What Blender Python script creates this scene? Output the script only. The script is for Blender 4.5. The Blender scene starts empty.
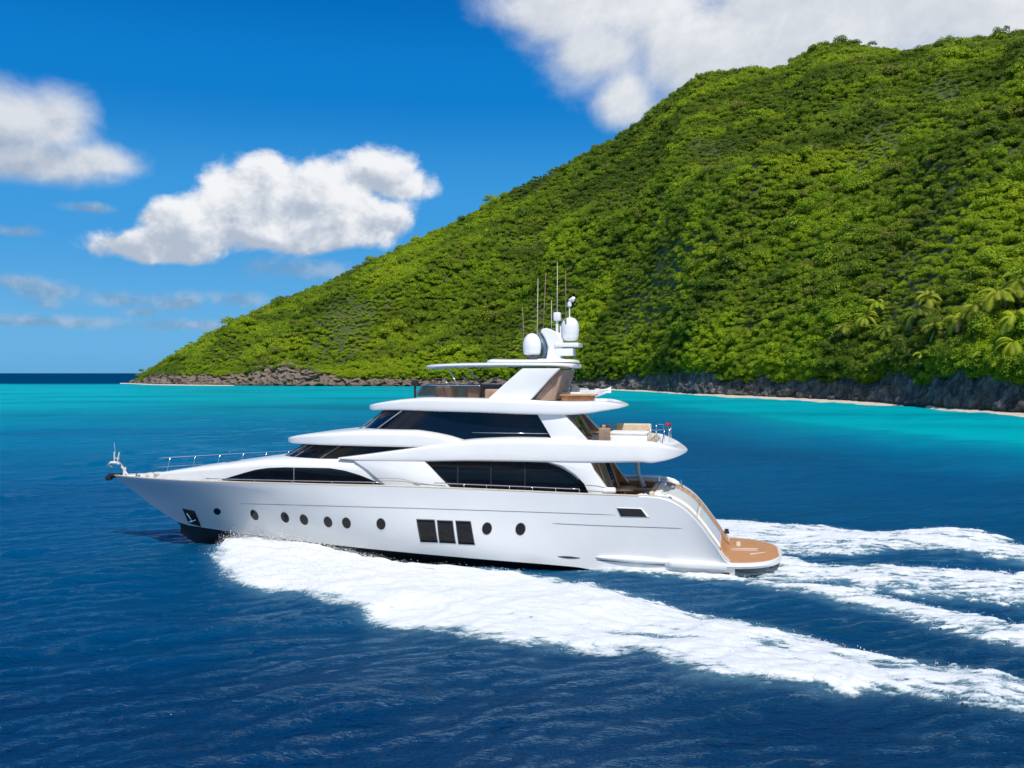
import bpy, bmesh, math, random
import numpy as np
from mathutils import Vector, Matrix
random.seed(7); rng = np.random.default_rng(11)
S = bpy.context.scene
COL = S.collection

# ------------------------------------------------------------------ camera, sky, sun
CH = 8.2; FX = 950.0; HY = 373.0; CX = 512.0
cd = bpy.data.cameras.new("camera"); cam = bpy.data.objects.new("camera", cd); COL.objects.link(cam)
cd.sensor_width = 36; cd.lens = 36 * FX / 1024; cd.shift_y = -(384 - HY) / 1024
cd.clip_start = 0.5; cd.clip_end = 60000
cam.location = (0, 0, CH); cam.rotation_euler = (math.radians(90), 0, 0)
S.camera = cam
SUN_DIR = Vector((0.16, -0.67, 1.0)).normalized()
sl = bpy.data.lights.new("sun", 'SUN'); sl.energy = 4.4; sl.angle = math.radians(0.5); sl.color = (1.0, 0.945, 0.86)
so = bpy.data.objects.new("sun", sl); COL.objects.link(so)
so.rotation_euler = SUN_DIR.to_track_quat('Z', 'Y').to_euler()
S.view_settings.view_transform = 'Standard'; S.view_settings.look = 'None'
S.view_settings.exposure = 0.0; S.view_settings.gamma = 1.0
S.cycles.use_denoising = True
S.cycles.max_bounces = 6; S.cycles.transparent_max_bounces = 24
S.cycles.use_adaptive_sampling = True; S.cycles.adaptive_threshold = 0.012
S.cycles.sample_clamp_indirect = 6.0; S.cycles.caustics_reflective = False; S.cycles.caustics_refractive = False

class NT:
    """small node-building helper"""
    def __init__(s, tree): s.t = tree
    def n(s, typ, **kw):
        nd = s.t.nodes.new(typ)
        for k, v in kw.items():
            if k.startswith('i_'): nd.inputs[k[2:].replace('_', ' ')].default_value = v
            else: setattr(nd, k, v)
        return nd
    def l(s, a, b): s.t.links.new(a, b)
    def m(s, op, a, b=None, c=None, clamp=False):
        nd = s.t.nodes.new('ShaderNodeMath'); nd.operation = op; nd.use_clamp = clamp
        for i, v in enumerate((a, b, c)):
            if v is None: continue
            if isinstance(v, (int, float)): nd.inputs[i].default_value = v
            else: s.l(v, nd.inputs[i])
        return nd.outputs[0]
    def mr(s, v, a, b, c=0.0, d=1.0, smooth=True):
        nd = s.t.nodes.new('ShaderNodeMapRange'); nd.interpolation_type = 'SMOOTHSTEP' if smooth else 'LINEAR'
        s.l(v, nd.inputs[0])
        for i, x in enumerate((a, b, c, d)): nd.inputs[i + 1].default_value = x
        return nd.outputs[0]
    def mix(s, f, a, b, typ='MIX'):
        nd = s.t.nodes.new('ShaderNodeMix'); nd.data_type = 'RGBA'; nd.blend_type = typ
        if isinstance(f, (int, float)): nd.inputs[0].default_value = f
        else: s.l(f, nd.inputs[0])
        for i, v in ((6, a), (7, b)):
            if isinstance(v, tuple): nd.inputs[i].default_value = (*v[:3], 1)
            else: s.l(v, nd.inputs[i])
        return nd.outputs[2]
    def noise(s, vec, scale, detail=4, rough=.55, dist=0.0):
        nd = s.n('ShaderNodeTexNoise'); nd.inputs['Scale'].default_value = scale
        nd.inputs['Detail'].default_value = detail; nd.inputs['Roughness'].default_value = rough
        nd.inputs['Distortion'].default_value = dist
        if vec is not None: s.l(vec, nd.inputs['Vector'])
        return nd.outputs['Fac']

# world: physical sky with cumulus fields by direction
W = bpy.data.worlds.new("World"); S.world = W; W.use_nodes = True
wt = W.node_tree; wt.nodes.clear(); w = NT(wt)
sky = w.n('ShaderNodeTexSky', sky_type='NISHITA', sun_disc=False)
sky.sun_elevation = math.asin(SUN_DIR.z); sky.sun_rotation = math.atan2(SUN_DIR.x, SUN_DIR.y)
sky.altitude = 0; sky.air_density = 1.0; sky.dust_density = 0.35; sky.ozone_density = 3.0
tc = w.n('ShaderNodeTexCoord'); dirv = tc.outputs['Generated']
sep = w.n('ShaderNodeSeparateXYZ'); w.l(dirv, sep.inputs[0])
az = w.m('MULTIPLY', w.m('ARCTAN2', sep.outputs[0], sep.outputs[1]), 57.2958)
el = w.m('MULTIPLY', w.m('ARCSINE', sep.outputs[2]), 57.2958)
# deeper blue upward, paler to the horizon (clear tropical air)
hs = w.n('ShaderNodeHueSaturation'); hs.inputs['Saturation'].default_value = 1.42; hs.inputs['Value'].default_value = 1.0
w.l(sky.outputs[0], hs.inputs['Color'])
rp = w.n('ShaderNodeValToRGB'); w.l(w.m('DIVIDE', w.m('ADD', el, 2.0), 32.0, clamp=True), rp.inputs[0])
cr = rp.color_ramp; cr.interpolation = 'EASE'
for k_, (p_, c_) in enumerate(((0.0, (.085, .36, .68)), (.12, (.115, .42, .78)), (.36, (.045, .325, .74)), (.58, (.003, .205, .62)), (.78, (.0, .140, .50)))):
    e_ = cr.elements[k_] if k_ < 2 else cr.elements.new(p_)
    e_.position = p_; e_.color = (*c_, 1)
ms = w.n('ShaderNodeVectorMath', operation='SCALE'); w.l(rp.outputs[0], ms.inputs[0]); ms.inputs['Scale'].default_value = 10.2
SKYC = w.mix(.94, hs.outputs[0], ms.outputs[0])
def degpos(px, py):
    a = math.atan2(px - CX, FX); e = math.atan2(HY - py, math.hypot(FX, px - CX))
    return math.degrees(a), math.degrees(e)
def cloud_layer(blobs, nscale, namp, soft, seed, bottom):
    """blobs (px,py,rx,ry) in picture degrees; returns density and lighting"""
    fields = None; hts = None
    mp = w.n('ShaderNodeMapping'); mp.inputs['Location'].default_value = (seed, seed * .7, 0)
    mp.inputs['Scale'].default_value = (1, 1, 1.25)
    w.l(dirv, mp.inputs['Vector'])
    lo = w.noise(mp.outputs[0], nscale * .38, 3, .5, .2)
    n0 = w.noise(mp.outputs[0], nscale, 10, .60, .25)
    n1 = w.m('ADD', w.m('MULTIPLY', lo, .45), w.m('MULTIPLY', n0, .55))
    ad = w.n('ShaderNodeVectorMath', operation='ADD'); w.l(mp.outputs[0], ad.inputs[0])
    ad.inputs[1].default_value = (0.012, -0.004, 0.020)
    n2 = w.m('ADD', w.m('MULTIPLY', w.noise(ad.outputs[0], nscale * .38, 3, .5, .2), .45), w.m('MULTIPLY', w.noise(ad.outputs[0], nscale, 10, .60, .25), .55))
    for (px, py, rx, ry) in blobs:
        a, e = degpos(px, py); k = 57.2958 / FX
        da = w.m('DIVIDE', w.m('SUBTRACT', az, a), rx * k)
        de = w.m('DIVIDE', w.m('SUBTRACT', el, e), ry * k)
        below = w.m('MULTIPLY', w.m('MINIMUM', de, 0.0), bottom)      # flatter underside
        de2 = w.m('ADD', de, below)
        r = w.m('SQRT', w.m('ADD', w.m('MULTIPLY', da, da), w.m('MULTIPLY', de2, de2)))
        fld = w.m('SUBTRACT', 1.0, r)
        hh = w.m('ADD', w.m('MULTIPLY', de, .5), w.m('MULTIPLY', da, .18))
        wg = w.m('POWER', 2.718, w.m('MULTIPLY', fld, 3.0)); hw_ = w.m('MULTIPLY', hh, wg)
        if fields is None: fields = fld; hts = hw_; wsum = wg
        else:
            hts = w.m('ADD', hts, hw_); wsum = w.m('ADD', wsum, wg)
            fields = w.m('SMOOTH_MAX', fields, fld, .25)
    hts = w.m('DIVIDE', hts, wsum)
    d = w.m('ADD', fields, w.m('MULTIPLY', w.m('SUBTRACT', n1, .5), namp))
    dens = w.mr(d, 0.0, soft, 0, 1)
    lit = w.m('MULTIPLY', w.m('SUBTRACT', n1, n2), 4.2)
    return dens, lit, hts, d, n1
def add_cloud(base, blobs, nscale, namp, soft, seed, bottom, bright, dark, opac=1.0, hk=.55):
    dens, lit, hh, d, n1 = cloud_layer(blobs, nscale, namp, soft, seed, bottom)
    t = w.m('ADD', w.m('ADD', lit, w.m('MULTIPLY', hh, hk)), .45)
    t = w.m('SUBTRACT', t, w.m('MULTIPLY', w.mr(d, .5, 1.5), .12))
    colr = w.mix(w.mr(t, 0.0, 1.0, 0, 1), dark, bright)
    return w.mix(w.m('MULTIPLY', dens, opac), base, colr)
KB = (8.6, 8.8, 9.2); KD = (4.3, 5.0, 6.0)
c0 = SKYC
c0 = add_cloud(c0, [(60, 292, 52, 14), (20, 283, 26, 10), (178, 305, 34, 10), (190, 300, 20, 11), (18, 232, 26, 8), (90, 208, 26, 7), (50, 303, 18, 9), (140, 312, 24, 8),
                    (240, 300, 40, 12), (300, 270, 80, 20), (55, 322, 90, 10), (200, 326, 90, 10), (120, 300, 60, 12)], 34, 2.4, 1.0, 3.1, .2, (4.0, 5.2, 6.8), (2.1, 3.4, 5.0), .75)
c0 = add_cloud(c0, [(160, 250, 62, 22), (195, 232, 56, 38), (250, 200, 62, 44), (325, 205, 84, 48), (372, 178, 50, 38), (262, 178, 34, 32), (398, 184, 42, 34), (375, 222, 56, 34), (300, 236, 110, 30), (170, 218, 30, 24)],
               21, 2.2, .42, 1.7, .5, (9.3, 9.4, 9.6), (4.6, 5.3, 6.4), .98, 1.8)
c0 = add_cloud(c0, [(-10, 125, 90, 62), (42, 125, 66, 52), (98, 162, 60, 26), (20, 162, 120, 36), (-90, 130, 100, 70)], 13, 1.8, .72, 5.3, .6, (7.5, 7.8, 8.3), (4.0, 4.8, 6.0), .96, 1.7)
c0 = add_cloud(c0, [(650, -10, 150, 84), (560, 8, 78, 46), (600, 52, 62, 46), (628, 98, 44, 44), (700, 50, 130, 84), (790, 20, 180, 90), (900, 0, 200, 90), (1050, 0, 200, 90), (720, -60, 280, 90), (1200, 40, 200, 110)],
               8, 2.7, .8, 8.4, .1, (9.1, 9.2, 9.4), (6.2, 6.7, 7.4), .98, .5)
# unseen clouds behind the camera and overhead, added as white fill light
hi = w.noise(dirv, 2.6, 8, .58, .3); bk = w.mr(sep.outputs[1], .15, -.35, 0, 1); 
bc = w.m('MULTIPLY', w.mr(hi, .44, .60), w.m('MULTIPLY', bk, w.mr(sep.outputs[2], .0, .12)))
c0 = w.mix(bc, c0, (7.4, 7.3, 7.2))
bg = w.n('ShaderNodeBackground'); bg.inputs['Strength'].default_value = 0.098
w.l(c0, bg.inputs['Color'])
wo = w.n('ShaderNodeOutputWorld'); w.l(bg.outputs[0], wo.inputs[0])
W.cycles.sampling_method = 'MANUAL'; W.cycles.sample_map_resolution = 512

# ------------------------------------------------------------------ helpers
def put(name, me, mat, parent=None, smooth=True, sharp=None, label=None):
    o = bpy.data.objects.new(name, me); COL.objects.link(o)
    if mat is not None and len(me.materials) == 0: me.materials.append(mat)
    if smooth:
        me.polygons.foreach_set('use_smooth', np.ones(len(me.polygons), bool))
        if sharp: me.set_sharp_from_angle(angle=math.radians(sharp))
    if parent is not None: o.parent = parent
    if label: o['label'] = label
    return o
def tag(o, label=None, cat=None, group=None, kind=None):
    if label: o['label'] = label
    if cat: o['category'] = cat
    if group: o['group'] = group
    if kind: o['kind'] = kind
    return o
def mesh_np(name, V, F):
    """V (n,3), F (m,4) quads or (m,3)"""
    me = bpy.data.meshes.new(name); V = np.asarray(V, np.float32); F = np.asarray(F, np.int32)
    k = F.shape[1]
    me.vertices.add(len(V)); me.vertices.foreach_set('co', V.ravel())
    me.loops.add(F.size); me.loops.foreach_set('vertex_index', F.ravel())
    me.polygons.add(len(F)); me.polygons.foreach_set('loop_start', np.arange(0, F.size, k, dtype=np.int32))
    me.update(calc_edges=True); return me
def grid_faces(ny, nx, wrap=False):
    i = np.arange(ny - 1)[:, None] * nx; j = np.arange(nx - 1)[None, :]
    a = (i + j).ravel(); return np.stack([a, a + 1, a + nx + 1, a + nx], 1)
def bm_mesh(bm, name, merge=0):
    if merge: bmesh.ops.remove_doubles(bm, verts=bm.verts, dist=merge)
    bmesh.ops.recalc_face_normals(bm, faces=bm.faces)
    me = bpy.data.meshes.new(name); bm.to_mesh(me); bm.free(); return me
def pchip(xs, ys):
    xs = np.asarray(xs, float); ys = np.asarray(ys, float)
    if xs[0] > xs[-1]: xs = xs[::-1]; ys = ys[::-1]
    h = np.diff(xs); d = np.diff(ys) / h; m = np.zeros_like(ys)
    for i in range(1, len(xs) - 1):
        if d[i - 1] * d[i] > 0:
            w1 = 2 * h[i] + h[i - 1]; w2 = h[i] + 2 * h[i - 1]
            m[i] = (w1 + w2) / (w1 / d[i - 1] + w2 / d[i])
    m[0] = d[0]; m[-1] = d[-1]
    def f(x):
        x = np.clip(np.asarray(x, float), xs[0], xs[-1]); k = np.clip(np.searchsorted(xs, x) - 1, 0, len(h) - 1)
        t = (x - xs[k]) / h[k]
        return (ys[k] * (1 + 2 * t) * (1 - t) ** 2 + m[k] * h[k] * t * (1 - t) ** 2 + ys[k + 1] * t * t * (3 - 2 * t) + m[k + 1] * h[k] * t * t * (t - 1))
    return f
def box(bm, x0, x1, y0, y1, z0, z1, bev=0.0):
    r = bmesh.ops.create_cube(bm, size=1)
    for v in r['verts']:
        v.co = Vector(((x0 + x1) / 2 + v.co.x * (x1 - x0), (y0 + y1) / 2 + v.co.y * (y1 - y0), (z0 + z1) / 2 + v.co.z * (z1 - z0)))
    if bev:
        ed = set(e for v in r['verts'] for e in v.link_edges)
        bmesh.ops.bevel(bm, geom=list(ed), offset=bev, segments=3, affect='EDGES', profile=.5)
def tube(bm, pts, rad, seg=8):
    pts = [Vector(p) for p in pts]; rads = rad if isinstance(rad, (list, tuple)) else [rad] * len(pts)
    rings = []
    for i, p in enumerate(pts):
        d = (pts[min(i + 1, len(pts) - 1)] - pts[max(i - 1, 0)]).normalized()
        u = d.cross(Vector((0, 0, 1)) if abs(d.z) < .9 else Vector((1, 0, 0))).normalized(); v = d.cross(u)
        rings.append([bm.verts.new(p + (u * math.cos(a) + v * math.sin(a)) * rads[i]) for a in (2 * math.pi * k / seg for k in range(seg))])
    for a, b in zip(rings, rings[1:]):
        for k in range(seg): bm.faces.new((a[k], a[(k + 1) % seg], b[(k + 1) % seg], b[k]))
    bm.faces.new(rings[0][::-1]); bm.faces.new(rings[-1])
def lathe(bm, c, prof, seg=24, sx=1, sy=1):
    rings = []
    for r, z in prof:
        rings.append([bm.verts.new((c[0] + r * sx * math.cos(2 * math.pi * k / seg), c[1] + r * sy * math.sin(2 * math.pi * k / seg), c[2] + z)) for k in range(seg)])
    for a, b in zip(rings, rings[1:]):
        for k in range(seg): bm.faces.new((a[k], a[(k + 1) % seg], b[(k + 1) % seg], b[k]))
    bm.faces.new(rings[0][::-1]); bm.faces.new(rings[-1])
# numpy gradient noise
_p = rng.permutation(512).astype(np.int64); _g = rng.normal(size=(512, 3)); _g /= np.linalg.norm(_g, axis=1)[:, None]
def perlin(x, y, z=None):
    if z is None: z = np.zeros_like(x)
    xi, yi, zi = (np.floor(q).astype(np.int64) for q in (x, y, z)); xf, yf, zf = x - xi, y - yi, z - zi
    u, v, t = (q * q * q * (q * (q * 6 - 15) + 10) for q in (xf, yf, zf)); out = 0
    for dx in (0, 1):
        for dy in (0, 1):
            for dz in (0, 1):
                h = _p[(_p[(_p[(xi + dx) & 511] + yi + dy) & 511] + zi + dz) & 511]; g = _g[h]
                wgt = (u if dx else 1 - u) * (v if dy else 1 - v) * (t if dz else 1 - t)
                out = out + wgt * (g[..., 0] * (xf - dx) + g[..., 1] * (yf - dy) + g[..., 2] * (zf - dz))
    return out * 1.6
def fbm(x, y, z=None, o=4, g=.5):
    a = 1; s = 0
    for k in range(o):
        s = s + a * perlin(x + 17.3 * k, y - 9.1 * k, None if z is None else z + 3.7 * k); a *= g; x = x * 2.03; y = y * 2.03
        if z is not None: z = z * 2.03
    return s

# ------------------------------------------------------------------ materials
def mat_new(name):
    m = bpy.data.materials.new(name); m.use_nodes = True; t = m.node_tree; t.nodes.clear(); q = NT(t)
    out = q.n('ShaderNodeOutputMaterial'); return m, q, out
def simple(name, col, rough=.5, metal=0, coat=0, spec=.5, var=.0, vscale=6, bump=0, bscale=40, var_col=None):
    m, q, out = mat_new(name); b = q.n('ShaderNodeBsdfPrincipled'); q.l(b.outputs[0], out.inputs[0])
    b.inputs['Roughness'].default_value = rough; b.inputs['Metallic'].default_value = metal
    b.inputs['Coat Weight'].default_value = coat; b.inputs['Coat Roughness'].default_value = .04; b.inputs['Specular IOR Level'].default_value = spec
    t = q.n('ShaderNodeTexCoord')
    nz = q.noise(t.outputs['Object'], vscale, 5)
    vc = var_col or tuple(c * (1 - var) for c in col)
    q.l(q.mix(q.mr(nz, .35, .65), col, vc), b.inputs['Base Color'])
    if bump:
        bp = q.n('ShaderNodeBump'); bp.inputs['Strength'].default_value = bump; bp.inputs['Distance'].default_value = .02
        q.l(q.noise(t.outputs['Object'], bscale, 4), bp.inputs['Height']); q.l(bp.outputs[0], b.inputs['Normal'])
    return m
M = {}
M['gel'] = simple('white_gelcoat', (.80, .81, .82), .28, 0, .35, .5, .03, 1.2, .012, 2.0)
M['gelhull'] = simple('hull_paint', (.75, .77, .79), .28, 0, .35, .5, .03, .7, .02, 1.1)
M['cream'] = simple('cream_trim', (.72, .64, .52), .45, var=.15)
M['anti'] = simple('antifouling_paint', (.012, .013, .016), .35, coat=.2, var=.3)
M['chrome'] = simple('stainless_steel', (.72, .73, .75), .14, 1, var=.05)
M['grey'] = simple('grey_line', (.16, .18, .21), .5, var=.1)
M['dark'] = simple('dark_plastic', (.02, .021, .024), .4, var=.3)
M['vinyl'] = simple('white_cushion', (.74, .72, .68), .7, var=.1, bump=.3, bscale=30)
M['beige'] = simple('beige_cushion', (.6, .5, .36), .8, var=.15, bump=.3, bscale=30)
M['wood'] = simple('varnished_wood', (.55, .25, .08), .3, coat=.5, var=.4, vscale=3)
M['taupe'] = simple('taupe_panel', (.36, .24, .17), .45, var=.25, vscale=3)
M['bluegrey'] = simple('blue_grey_panel', (.09, .15, .22), .35, var=.1)
M['red'] = simple('red_cloth', (.45, .03, .02), .8, var=.2)
M['navy'] = simple('navy_cloth', (.02, .05, .16), .8, var=.2)
M['black'] = simple('black_rubber', (.012, .012, .012), .6, var=.2)
def glass_mat(name, col, rough=.03):
    m, q, out = mat_new(name); b = q.n('ShaderNodeBsdfPrincipled'); q.l(b.outputs[0], out.inputs[0])
    t = q.n('ShaderNodeTexCoord'); mp = q.n('ShaderNodeMapping'); mp.inputs['Scale'].default_value = (1.1, .6, 1.6); q.l(t.outputs['Object'], mp.inputs[0])
    nz = q.noise(mp.outputs[0], 1.6, 3)
    q.l(q.mix(q.mr(nz, .45, .7), col, tuple(c * 1.4 for c in col)), b.inputs['Base Color'])
    b.inputs['Roughness'].default_value = rough; b.inputs['Specular IOR Level'].default_value = .32
    return m
M['glass'] = glass_mat('black_tinted_glass', (.0035, .004, .006))
M['glassblue'] = glass_mat('navy_tinted_glass', (.002, .006, .016))
def teak():
    m, q, out = mat_new('teak_planking'); b = q.n('ShaderNodeBsdfPrincipled'); q.l(b.outputs[0], out.inputs[0])
    t = q.n('ShaderNodeTexCoord'); sp = q.n('ShaderNodeSeparateXYZ'); q.l(t.outputs['Object'], sp.inputs[0])
    fr = q.m('FRACT', q.m('MULTIPLY', sp.outputs[1], 1 / .07))
    seam = q.m('LESS_THAN', fr, .1)
    mp = q.n('ShaderNodeMapping'); mp.inputs['Scale'].default_value = (1.5, 14, 3); q.l(t.outputs['Object'], mp.inputs[0])
    nz = q.noise(mp.outputs[0], 2.2, 5)
    c = q.mix(q.mr(nz, .3, .7), (.40, .185, .07), (.54, .27, .11))
    q.l(q.mix(q.m('MULTIPLY', seam, .55), c, (.10, .05, .025)), b.inputs['Base Color']); b.inputs['Roughness'].default_value = .55
    return m
M['teak'] = teak()

# ------------------------------------------------------------------ yacht frame of reference
TH = math.radians(13); cT, sT = math.cos(TH), math.sin(TH); OX, OY = 9.51, 40.57
YM = Matrix.Translation((OX, OY, 0)) @ Matrix.Rotation(math.pi - TH, 4, 'Z')
def P(px, py, yl):
    """point of the photo's outline at the true lateral station yl of the boat -> (x, z) in boat metres"""
    dx, dz = (px - CX) / FX, -(py - HY) / FX
    t = (yl - (OX * sT + OY * cT)) / (-dx * sT - cT)
    X, Y, Z = dx * t, t, CH + dz * t
    return (-(X - OX) * cT + (Y - OY) * sT, Z)
def on(px, py, surf, y0=2.8):
    y = y0
    for _ in range(8):
        x, z = P(px, py, y); y = float(surf(x, z))
    return x, y, z
yacht = bpy.data.objects.new('motor_yacht', None); COL.objects.link(yacht); yacht.matrix_world = YM
tag(yacht, 'white three deck motor yacht speeding past the green island with black windows', 'yacht')

# ---- hull
zg = pchip([0, .18, .32, .46, .65, .93, 1.24, 1.55, 1.94, 2.33, 2.73, 3.13, 3.8, 5.3, 9, 14, 19, 24, 30.3], [.62, .64, .70, .86, 1.17, 1.56, 1.98, 2.36, 2.73, 2.97, 3.13, 3.19, 3.21, 3.22, 3.28, 3.33, 3.3, 3.2, 3.07])
zc = pchip([0, 4, 6.5, 11, 15, 19, 23, 26.4, 30.3], [-.25, -.15, .22, .34, .42, .52, .66, .80, .9])
stem = pchip([-1.2, -.3, .76, 1.5, 2.3, 3.07], [23.2, 24.95, 26.35, 27.7, 28.95, 30.2])   # x of the stem at height z
VR = [0, .12, .28, .45, .62, .78, .9, 1.0]
def hull_half(x, v):
    z = zc(x) + (zg(x) - zc(x)) * v
    xs = stem(z); Le = 19.0 - 4.5 * v; p = 1.75 + .75 * v
    B = 2.98 + .30 * v - .05 * np.sin(v * math.pi)
    u = np.clip((xs - x) / Le, 0, 1)
    aft = 1 - .045 * np.clip((8 - x) / 8, 0, 1) ** 1.5
    return B * aft * (1 - (1 - u) ** p) ** (1.0 if True else 1)
def hull_y(x, z):
    v = np.clip((z - zc(x)) / max(float(zg(x) - zc(x)), .05), 0, 1); return float(hull_half(x, v))
NX = 150; ts = np.linspace(0, 1, NX) ** 1.0
def row_at(v):
    """one longitudinal line from the transom to the stem"""
    xe = 28.0
    for _ in range(30):
        xe = float(stem(zc(xe) + (zg(xe) - zc(xe)) * v))
    s = 1 - (1 - ts) ** 1.25
    # denser stations toward bow and the falling stern
    x = xe * (0.5 * (1 - np.cos(np.pi * ts)) * .55 + ts * .45)
    return x, hull_half(x, v), zc(x) + (zg(x) - zc(x)) * v
rows = [row_at(v) for v in np.linspace(0, 1, 22)]
gx, gy, gz = rows[-1]
capw = np.interp(gx, [0, 3.2, 4.2, 30.3], [.80, .70, .16, .12]); gi = np.clip(gy - capw, 0, None)
inner = np.interp(gx, [0, 2.9, 3.3, 5.4, 6.2, 15, 19, 30.3], [.05, .06, .80, .85, .62, .55, .18, .12])
rows.append((gx, np.clip(gy - .02, 0, None), gz + .03)); rows.append((gx, gi + np.minimum(.02, gi), gz + .03)); rows.append((gx, gi, gz)); gb = np.array([min(a_, hull_y(b_, c_) - .04) if a_ > 0 else 0 for a_, b_, c_ in zip(gi, gx, gz - inner)]); rows.append((gx, np.clip(gb, 0, None), gz - inner))
for side in (1,):
    V = np.concatenate([np.stack([r[0], r[1], r[2]], 1) for r in rows]); V2 = V * [1, -1, 1]
    F = grid_faces(len(rows), NX); allV = np.concatenate([V, V2]); allF = np.concatenate([F, F[:, ::-1] + len(V)])
me = mesh_np('hull', allV, allF); bm = bmesh.new(); bm.from_mesh(me)
me = bm_mesh(bm, 'hull', 1e-4); hull = put('hull', me, M['gelhull'], yacht, sharp=35)
# bottom: antifouled running surface
def brow(k):
    x, y, z = rows[0]
    if k == 0: return x, y - .004, z
    if k == 1: return x, np.clip(y - .10, 0, None), z - .05
    kz = np.interp(x, [0, 18, 23, 24.9, 27], [-.9, -1.0, -.75, -.5, .72])
    f = 1 - (k - 1) / 4
    return x, np.clip(y - .1, 0, None) * f, z - .05 + (np.minimum(kz, z - .05) - (z - .05)) * (1 - f)
br = [brow(k) for k in range(6)]
V = np.concatenate([np.stack(r, 1) for r in br]); V2 = V * [1, -1, 1]; F = grid_faces(len(br), NX)
me = mesh_np('b', np.concatenate([V, V2]), np.concatenate([F[:, ::-1], F + len(V)])); bm = bmesh.new(); bm.from_mesh(me)
put('hull_bottom', bm_mesh(bm, 'hull_bottom', 1e-4), M['anti'], yacht, sharp=40)
# forefoot: dark stem keel showing under the bow
bm = bmesh.new()
pr = [(26.5, .86), (25.2, .66), (23.4, .60), (22.2, .45), (23.4, -.8), (24.6, -.75), (25.1, -.25)]
pr = [(26.6, .90), (25.3, .70), (23.2, .62), (22.0, .2), (22.5, -.7), (24.3, -.75), (25.0, -.25), (25.8, .3)]
ring = [[bm.verts.new((x, s * w_, z)) for (x, z), w_ in zip(pr, (.03, .22, .62, .75, .4, .03, .015, .02))] for s in (1, -1)]
bm.faces.new(ring[0]); bm.faces.new(ring[1][::-1])
for k in range(len(pr)): bm.faces.new((ring[0][k], ring[1][k], ring[1][(k + 1) % len(pr)], ring[0][(k + 1) % len(pr)]))
put('forefoot', bm_mesh(bm, 'forefoot'), M['anti'], yacht, sharp=30)
# stern transom plate, below the platform
bm = bmesh.new(); ys = np.linspace(-2.82, 2.82, 12)
a = [bm.verts.new((.0, y, -.9 + .65 * (abs(y) / 2.82) ** 2)) for y in ys]; b = [bm.verts.new((.0, y, .58)) for y in ys]
for k in range(11): bm.faces.new((a[k], a[k + 1], b[k + 1], b[k]))
put('transom_plate', bm_mesh(bm, 't'), M['gelhull'], yacht)
def strip_on_hull(name, pts, hw, mat, off=.006, parent=hull):
    pos = [on(a_, b_, hull_y, 3.1) for a_, b_ in pts]
    xs = [p[0] for p in pos]; zs = [p[2] for p in pos]; f = pchip(xs, zs)
    X = np.linspace(min(xs), max(xs), 90); V = []
    for k, x in enumerate(X):
        e = min(k, 89 - k); hh = hw * min(1, .25 + e / 6)
        for dz, o_ in ((-hh, -.02), (-hh, off), (hh, off), (hh, -.02)):
            z = float(f(x)) + dz; V.append((x, hull_y(x, z) + o_, z))
    return put(name, mesh_np(name, V, grid_faces(90, 4)), mat, parent, sharp=30)
strip_on_hull('styling_line', [(240, 503.5), (330, 506), (420, 508.5), (500, 511), (560, 513), (616, 515)], .012, M['grey'])
strip_on_hull('styling_line', [(552, 523.5), (610, 526), (682, 528.5)], .014, M['grey'])
strip_on_hull('styling_line', [(596, 560), (630, 562.5), (676, 566)], .022, M['grey'])
# spray rail / fender lens above platform line
bm = bmesh.new(); pts = []; rads = []
for k in range(28):
    t = k / 27; a_, b_ = 596 + 86 * t, 557.0 + 6.0 * t
    x, y, z = on(a_, b_, hull_y, 3.1); pts.append((x, y + .02, z)); rads.append(.015 + .115 * math.sin(math.pi * min(1, t * 1.05 + .0)) ** .6 if t < .95 else .03)
tube(bm, pts, rads, 12); put('spray_rail', bm_mesh(bm, 'sr'), M['gel'], yacht)
bm = bmesh.new(); pts = []; rads = []
for k in range(14):
    t = k / 13; x, y, z = on(558 + 22 * t, 556.5 + 1.5 * t, hull_y, 3.1); pts.append((x, y, z)); rads.append(.012 + .03 * math.sin(math.pi * t))
tube(bm, pts, rads, 8); put('spray_rail', bm_mesh(bm, 'sr'), M['dark'], yacht)
# portholes
def disc_on_hull(cx, cy, a, b, tilt):
    x0, y0, z0 = on(cx, cy, hull_y, 3.0)
    def ringpts(s, off):
        out = []
        for k in range(28):
            t = 2 * math.pi * k / 28; u_, v_ = a * s * math.cos(t), b * s * math.sin(t)
            x = x0 + u_ * math.cos(tilt) - v_ * math.sin(tilt); z = z0 + u_ * math.sin(tilt) + v_ * math.cos(tilt)
            out.append((x, hull_y(x, z) + off, z))
        return out
    bm = bmesh.new(); r = [bm.verts.new(p) for p in ringpts(1, .012)]; c = bm.verts.new((x0, y0 + .012, z0))
    for k in range(28): bm.faces.new((c, r[k], r[(k + 1) % 28]))
    g = put('porthole', bm_mesh(bm, 'porthole'), M['glass'], hull)
    bm = bmesh.new(); rr = [[bm.verts.new(p) for p in ringpts(s, o_)] for s, o_ in ((1.0, .013), (1.02, .018), (1.06, .017), (1.09, -.01))]
    for p, q_ in zip(rr, rr[1:]):
        for k in range(28): bm.faces.new((p[k], p[(k + 1) % 28], q_[(k + 1) % 28], q_[k]))
    put('porthole_rim', bm_mesh(bm, 'rim'), M['grey'], g)
for (a_, b_) in ((254.5, 515), (285, 517.5), (304, 519.7), (328, 522), (346.5, 523), (381, 524), (487, 528.5), (520.5, 529)):
    disc_on_hull(a_, b_, .20, .255, .30)
disc_on_hull(217.3, 511.5, .24, .15, -.45)
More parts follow.
